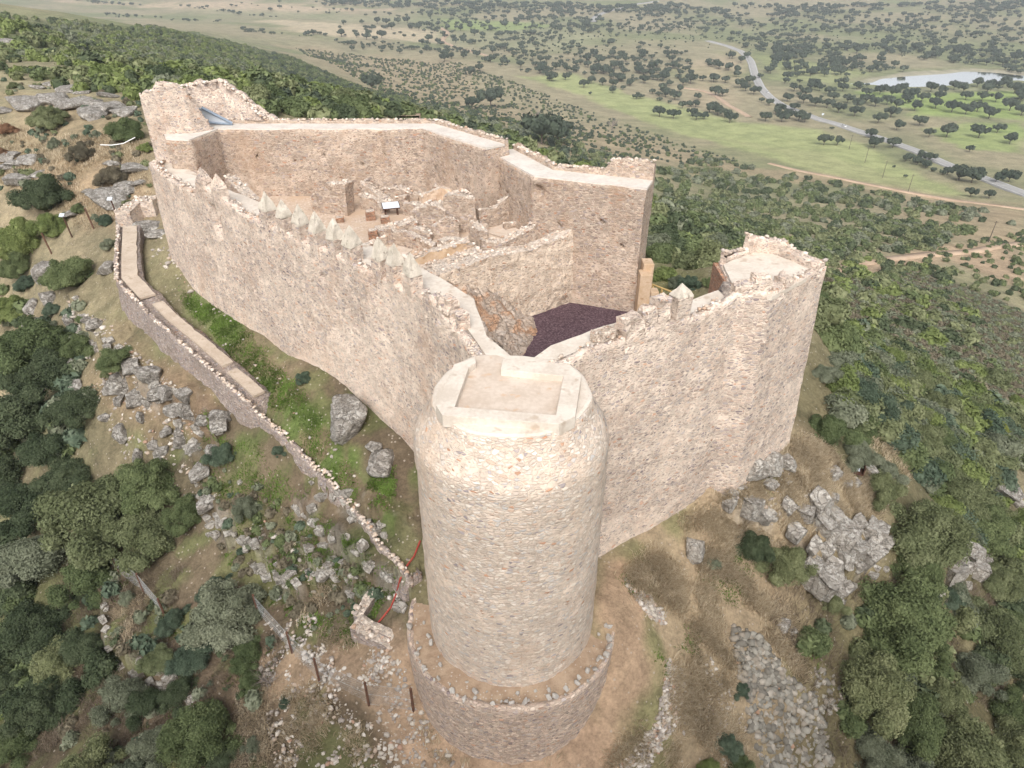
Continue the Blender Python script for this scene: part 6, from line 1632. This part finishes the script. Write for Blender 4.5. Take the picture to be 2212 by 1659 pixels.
for a, b, w_ in [(262,830,66),(327,806,72),(300,855,60),(350,850,46),(372,862,50),(400,850,46),(410,886,46),(283,790,50),(245,770,36),(477,897,50),(480,930,44),(460,973,40),(433,1013,50),(450,1080,50),(440,905,40),(258,862,36),(305,900,30),(265,935,46),(300,985,40),(350,975,36),(395,940,50),(420,965,36),(360,930,30),(210,700,36),(190,690,30),(80,700,50),(110,640,40),(70,660,36),(185,730,36),(170,830,40),(150,690,30),(380,880,40),(335,960,26),(230,900,30)]: rock(a, b, w_, *G2, 'rock', RN.uniform(.7, 1.), RN.uniform(.6, 1), None, .35)
G3 = ('jagged pale rock in the stepped ledges between low wall and fence', 'rocks of the stepped ledges')
for a, b, w_ in [(p_, q_, r_*.72) for p_, q_, r_ in [(493,1149,34),(510,1165,30),(533,1180,36),(567,1235,30),(585,1248,30),(603,1262,30),(677,1126,36),(690,1140,30),(717,1163,40),(700,1233,60),(725,1245,40),(750,1160,30),(770,1195,36),(790,1215,30),(804,1136,50),(825,1145,30),(830,1240,36),(845,1260,30),(860,1285,26),(243,1408,30),(260,1430,34),(320,1434,28),(360,1478,56),(345,1455,36),(397,1530,44),(415,1545,30),(230,1312,20),(640,1095,36),(660,1110,30),(730,1060,40),(742,1082,34),(470,1110,34),(520,1040,24),(455,1130,30),(620,1270,24),(740,1215,40),(760,1240,36),(300,1425,24),(760,1120,30),(480,1130,30),(550,1215,28)]]: rock(a, b, w_, *G3, 'rock_w', RN.uniform(.35, .7), RN.uniform(.5, .9), RN.uniform(-.9, -.6), .3)
G4 = ('flat grey rock sheet on the dry ridge at the upper left', 'rock sheets on the ridge')
for a, b, w_ in [(60,215,90),(110,208,80),(170,213,90),(225,225,90),(270,238,60),(200,245,60),(235,200,50),(20,110,60),(45,125,36),(10,90,40),(40,345,60),(70,340,50),(45,382,70),(80,372,40),(240,420,90),(275,400,50),(290,355,60),(240,350,36),(155,455,40),(15,355,50),(20,335,50),(140,220,60),(85,185,40),(180,195,40),(300,455,50),(320,485,70),(345,500,50),(290,500,50),(270,480,40),(150,190,50),(205,225,60),(10,235,40),(255,440,40),(300,390,40),(190,410,30),(105,180,30)]: rock(a, b, w_, *G4, 'rock', RN.uniform(.25, .45), RN.uniform(.5, .9), RN.uniform(-.4, .4), .28)
G5 = ('grey rock cluster among the olive trees at the right edge', 'rocks among the right olive trees')
for a, b, w_ in [(2101,1196,66),(2108,1225,50),(2055,1240,66),(2021,1273,40),(2080,1215,40),(2130,1215,36),(2025,985,40),(1971,955,40),(2071,1018,44),(2085,1000,36),(1945,985,40),(1875,1012,40),(1801,1022,34),(1798,1073,34),(1778,1093,60),(1760,1080,30),(1688,1350,36),(1735,1372,32),(1710,1360,24),(2150,1050,60),(2190,1080,40),(1700,1040,16),(1830,1045,24),(1620,1075,24),(1640,1090,20),(1845,1040,30)]: rock(a, b, w_, *G5, 'rock_w', RN.uniform(.5, .9), RN.uniform(.6, 1), None, .3, blk=True)
G6 = ('small broken rock along the natural ledges crossing the steep bank', 'small rocks along the ledges')
for u, h_ in ledge_fields():
    A_, _, S_ = resample([tuple(p) for p in u], [tuple(p) for p in u], .55)
    for k, p in enumerate(A_):
        R = RN.uniform(.14, .42)*(.7+.5*h_); x, y = p[0]+RN.gauss(0, .22), p[1]+RN.gauss(0, .22)
        if RN.random() < .15: continue
        o = obj('boulder', RN.choice(BLK)); o.scale = (R*1.2, R*.85, R*.8); o.rotation_euler = (RN.uniform(-.3,.3), RN.uniform(-.3,.3), RN.uniform(-1.1,-.4)); o.location = (x, y, tz1(x, y)+R*.12)
        o.material_slots[0].link = 'OBJECT'; o.material_slots[0].material = M['rock_w']; tag(o, G6[0], 'rock', G6[1])
# stones lying on the tower's foot ring
for i in range(58):
    a = math.radians(-172+i*164/57+RN.uniform(-2, 2)); rr_ = RN.uniform(4.15, 4.55) if i % 3 else RN.uniform(3.7, 4.4); s = RN.uniform(.04, .15)
    o = obj('stone', RN.choice(BLD)); o.scale = (s*1.3, s, s); o.rotation_euler = (RN.random(), RN.random(), RN.random()*6); o.location = (TC[0]+math.cos(a)*rr_, TC[1]+math.sin(a)*rr_, -25.33+s*.3)
    o.material_slots[0].link = 'OBJECT'; o.material_slots[0].material = M['stone']; tag(o, 'loose white stone lying along the rim of the tower foot ring', 'stone', 'loose stones on the foot ring')

# --- loose stuff: stones, grass, clover, twigs
def zfield(x, y): return tz(x, y)
def stones(name, polys, mat, label, seed):
    rs = np.random.RandomState(seed); Vs = []; Fs = []; c = 0; iv, if_ = ICO[1]
    for poly, n, s0, s1 in polys:
        wp = wpoly(poly) if len(poly) > 2 else poly; w_ = np.array(wp); lo, hi = w_.min(0), w_.max(0); q = lo+(hi-lo)*rs.rand(n*3, 2); q = q[inpoly(q[:, 0], q[:, 1], wp)][:n]
        q = q[(n2(q[:, 0], q[:, 1], 1.4, 3, seed) > -.25)]; z = zfield(q[:, 0], q[:, 1])
        ok = ~inpoly(q[:, 0], q[:, 1], FOOT) & (np.hypot(q[:, 0]-TC[0], q[:, 1]-TC[1]) > 4.9); q = q[ok]; z = z[ok]
        for (x, y), zz in zip(q, z):
            s = s0+(s1-s0)*rs.rand()**2.5; v = iv*(1+.35*rs.normal(size=(len(iv), 1))*.6)*s*np.array([1.2, .9, .7])*(.8+.4*rs.rand(3)); a = rs.rand()*6.28
            v = v@np.array([[math.cos(a), math.sin(a), 0], [-math.sin(a), math.cos(a), 0], [0, 0, 1]])
            Vs.append(v+[x, y, zz+s*.2]); Fs.append(if_+c); c += len(iv)
    o = obj(name, mesh(name, np.concatenate(Vs), np.concatenate(Fs), mat)); tag(o, label, 'rubble', kind='stuff')
stones('pale_rubble', [([(1350,1260),(1400,1330),(1440,1430),(1420,1560),(1330,1659),(1400,1659),(1480,1540),(1470,1400),(1400,1280)], 2600, .03, .14), ([(540,1420),(700,1400),(870,1430),(950,1600),(1000,1659),(600,1659)], 1900, .03, .13),
  ([(1340,1240),(1500,1659),(1700,1659),(1560,1450)], 1200, .03, .11), ([(560,1330),(690,1330),(870,1440),(800,1500),(640,1430)], 1100, .03, .13), ([(390,640),(480,660),(880,1130),(880,1230),(800,1130)], 500, .03, .12),
  ([(220,760),(330,780),(430,900),(420,1000),(280,1000),(200,880)], 900, .03, .16), ([(1500,1030),(1780,1000),(1880,1100),(1640,1180)], 400, .04, .16), ([(450,1040),(880,1290),(760,1330),(500,1200)], 800, .03, .16), ([(150,650),(250,700),(240,800),(150,760)], 200, .05, .2),
  ([(330,470),(400,560),(420,640),(330,560)], 260, .05, .22)], M['pebble'], 'pale loose stones strewn around the tower foot and banks', 41)
stones('grey_rubble', [([(1580,1350),(1640,1370),(1700,1460),(1760,1500),(1800,1659),(1640,1659),(1600,1500)], 1900, .05, .24), ([(1750,1440),(1850,1480),(1830,1560),(1760,1540)], 160, .08, .22), ([(2010,1440),(2110,1480),(2100,1550),(2000,1500)], 200, .08, .2)], M['pebble_g'], 'heap of loose grey stones tumbling down the lower right bank', 43)

def tufts(name, polys, mat, label, cat, seed, kind='stuff'):
    rs = np.random.RandomState(seed); Vs = []; Fs = []; c = 0
    for poly, n, h, wd, per, spread, thr, nsc in polys:
        wp = wpoly(poly); w_ = np.array(wp); lo, hi = w_.min(0), w_.max(0); q = lo+(hi-lo)*rs.rand(n*4, 2); q = q[inpoly(q[:, 0], q[:, 1], wp)][:n]
        q = q[(n2(q[:, 0], q[:, 1], nsc, 3, seed+2) > thr)]
        q = q[~inpoly(q[:, 0], q[:, 1], FOOT) & (np.hypot(q[:, 0]-TC[0], q[:, 1]-TC[1]) > 5.0)]
        m_ = len(q)*per; p = np.repeat(q, per, 0)+rs.normal(size=(m_, 2))*spread*.35; z = zfield(p[:, 0], p[:, 1])
        dirn = np.repeat(n2(q[:, 0], q[:, 1], 1.2, 3, seed+7)*6+rs.normal(size=len(q))*.8, per)+rs.normal(size=m_)*.55; lean = (.3+.9*rs.rand(m_)); hh = h*(.5+.8*rs.rand(m_))
        a = np.stack([np.cos(dirn), np.sin(dirn)], -1); b = np.stack([-a[:, 1], a[:, 0]], -1); w2 = wd*(.6+.8*rs.rand(m_))[:, None]
        P0 = np.c_[p-b*w2, z-.02]; P1 = np.c_[p+b*w2, z-.02]; mid = p+a*(hh*lean*.4)[:, None]; P2 = np.c_[mid-b*w2*.8, z+hh*.6]; P3 = np.c_[mid+b*w2*.8, z+hh*.6]; P4 = np.c_[p+a*(hh*lean)[:, None], z+hh*(1-.35*lean)]
        V = np.stack([P0, P1, P2, P3, P4], 1).reshape(-1, 3); k = np.arange(m_)[:, None]*5+c
        Fs.append(np.concatenate([k+[0,1,3], k+[0,3,2], k+[2,3,4]])); Vs.append(V); c += len(V)
    o = obj(name, mesh(name, np.concatenate(Vs), np.concatenate(Fs), mat)); tag(o, label, cat, kind=kind)
KN = [(1345,1240),(1480,1130),(1600,1050),(1720,950),(1880,1010),(1900,1100),(1740,1150),(1640,1180),(1560,1200),(1700,1330),(1740,1480),(1640,1360),(1560,1500),(1440,1560),(1450,1400)]
tufts('dry_grass', [(KN, 8000, .36, .013, 10, .6, -.15, 2.2), ([(1300,1659),(1450,1500),(1600,1560),(1640,1659)], 1200, .35, .013, 9, .5, -.1, 1.6), ([(520,1480),(680,1500),(800,1600),(760,1659),(500,1659)], 1300, .34, .013, 9, .5, -.1, 1.6), ([(700,1230),(800,1270),(780,1420),(640,1350)], 300, .35, .012, 9, .5, -.1, 2.),
  ([(260,1280),(360,1310),(330,1400),(250,1390)], 200, .4, .012, 10, .5, -.3, 2.), ([(0,250),(300,300),(330,420),(200,500),(0,420)], 2600, .3, .02, 7, .8, .0, 5.), ([(880,1540),(1340,1560),(1200,1659),(950,1659)], 260, .25, .012, 8, .3, .0, 1.5), ([(1880,930),(2000,990),(1960,1040),(1860,1000)], 400, .4, .015, 8, .5, -.2, 3.)], M['drygrass'], 'straw coloured dry grass tufts on the knoll and banks', 'grass', 51)
GS = [(385,625),(470,650),(560,740),(640,830),(720,930),(800,1030),(850,1120),(800,1130),(700,1020),(600,905),(560,840),(480,745),(400,660)]
tufts('green_plants', [(GS, 9000, .09, .02, 6, .35, .02, 1.5), ([(420,1000),(560,1050),(700,1160),(840,1280),(760,1400),(600,1330),(480,1200)], 6000, .10, .022, 6, .35, .10, 1.6), ([(740,980),(850,1010),(850,1080),(760,1060)], 900, .1, .022, 6, .3, -.1, 1.), ([(385,640),(480,665),(640,840),(720,940),(700,1000),(560,840)], 2500, .16, .012, 8, .4, -.1, 1.4), ([(430,900),(620,1040),(860,1270),(780,1300),(560,1180),(440,1040)], 2600, .16, .014, 7, .4, .0, 1.3), ([(150,1240),(420,1280),(600,1400),(520,1659),(200,1659)], 4000, .12, .022, 6, .4, .22, 1.8),
  ([(1640,1300),(1760,1380),(1800,1500),(1700,1450)], 900, .12, .022, 6, .4, .1, 1.6), ([(1340,1250),(1640,1180),(1700,1330),(1450,1500)], 1200, .15, .02, 6, .4, .2, 2.2), ([(400,860),(560,960),(700,1100),(600,1050)], 700, .1, .02, 6, .3, .1, 1.2)], M['clover'], 'bright green weeds carpeting the strip beside the wall', 'plants', 53)
tufts('dead_twigs', [([(120,1230),(430,1230),(620,1330),(560,1659),(60,1659)], 7000, .35, .008, 6, .5, -.1, 2.5), ([(430,1050),(880,1300),(760,1340),(520,1210)], 2500, .2, .007, 6, .4, .0, 1.5), ([(1640,1300),(2212,1250),(2212,1659),(1800,1659)], 4000, .4, .01, 6, .6, -.2, 3.)], M['litter'], 'brown dead twigs and litter on the dark banks', 'litter', 57)
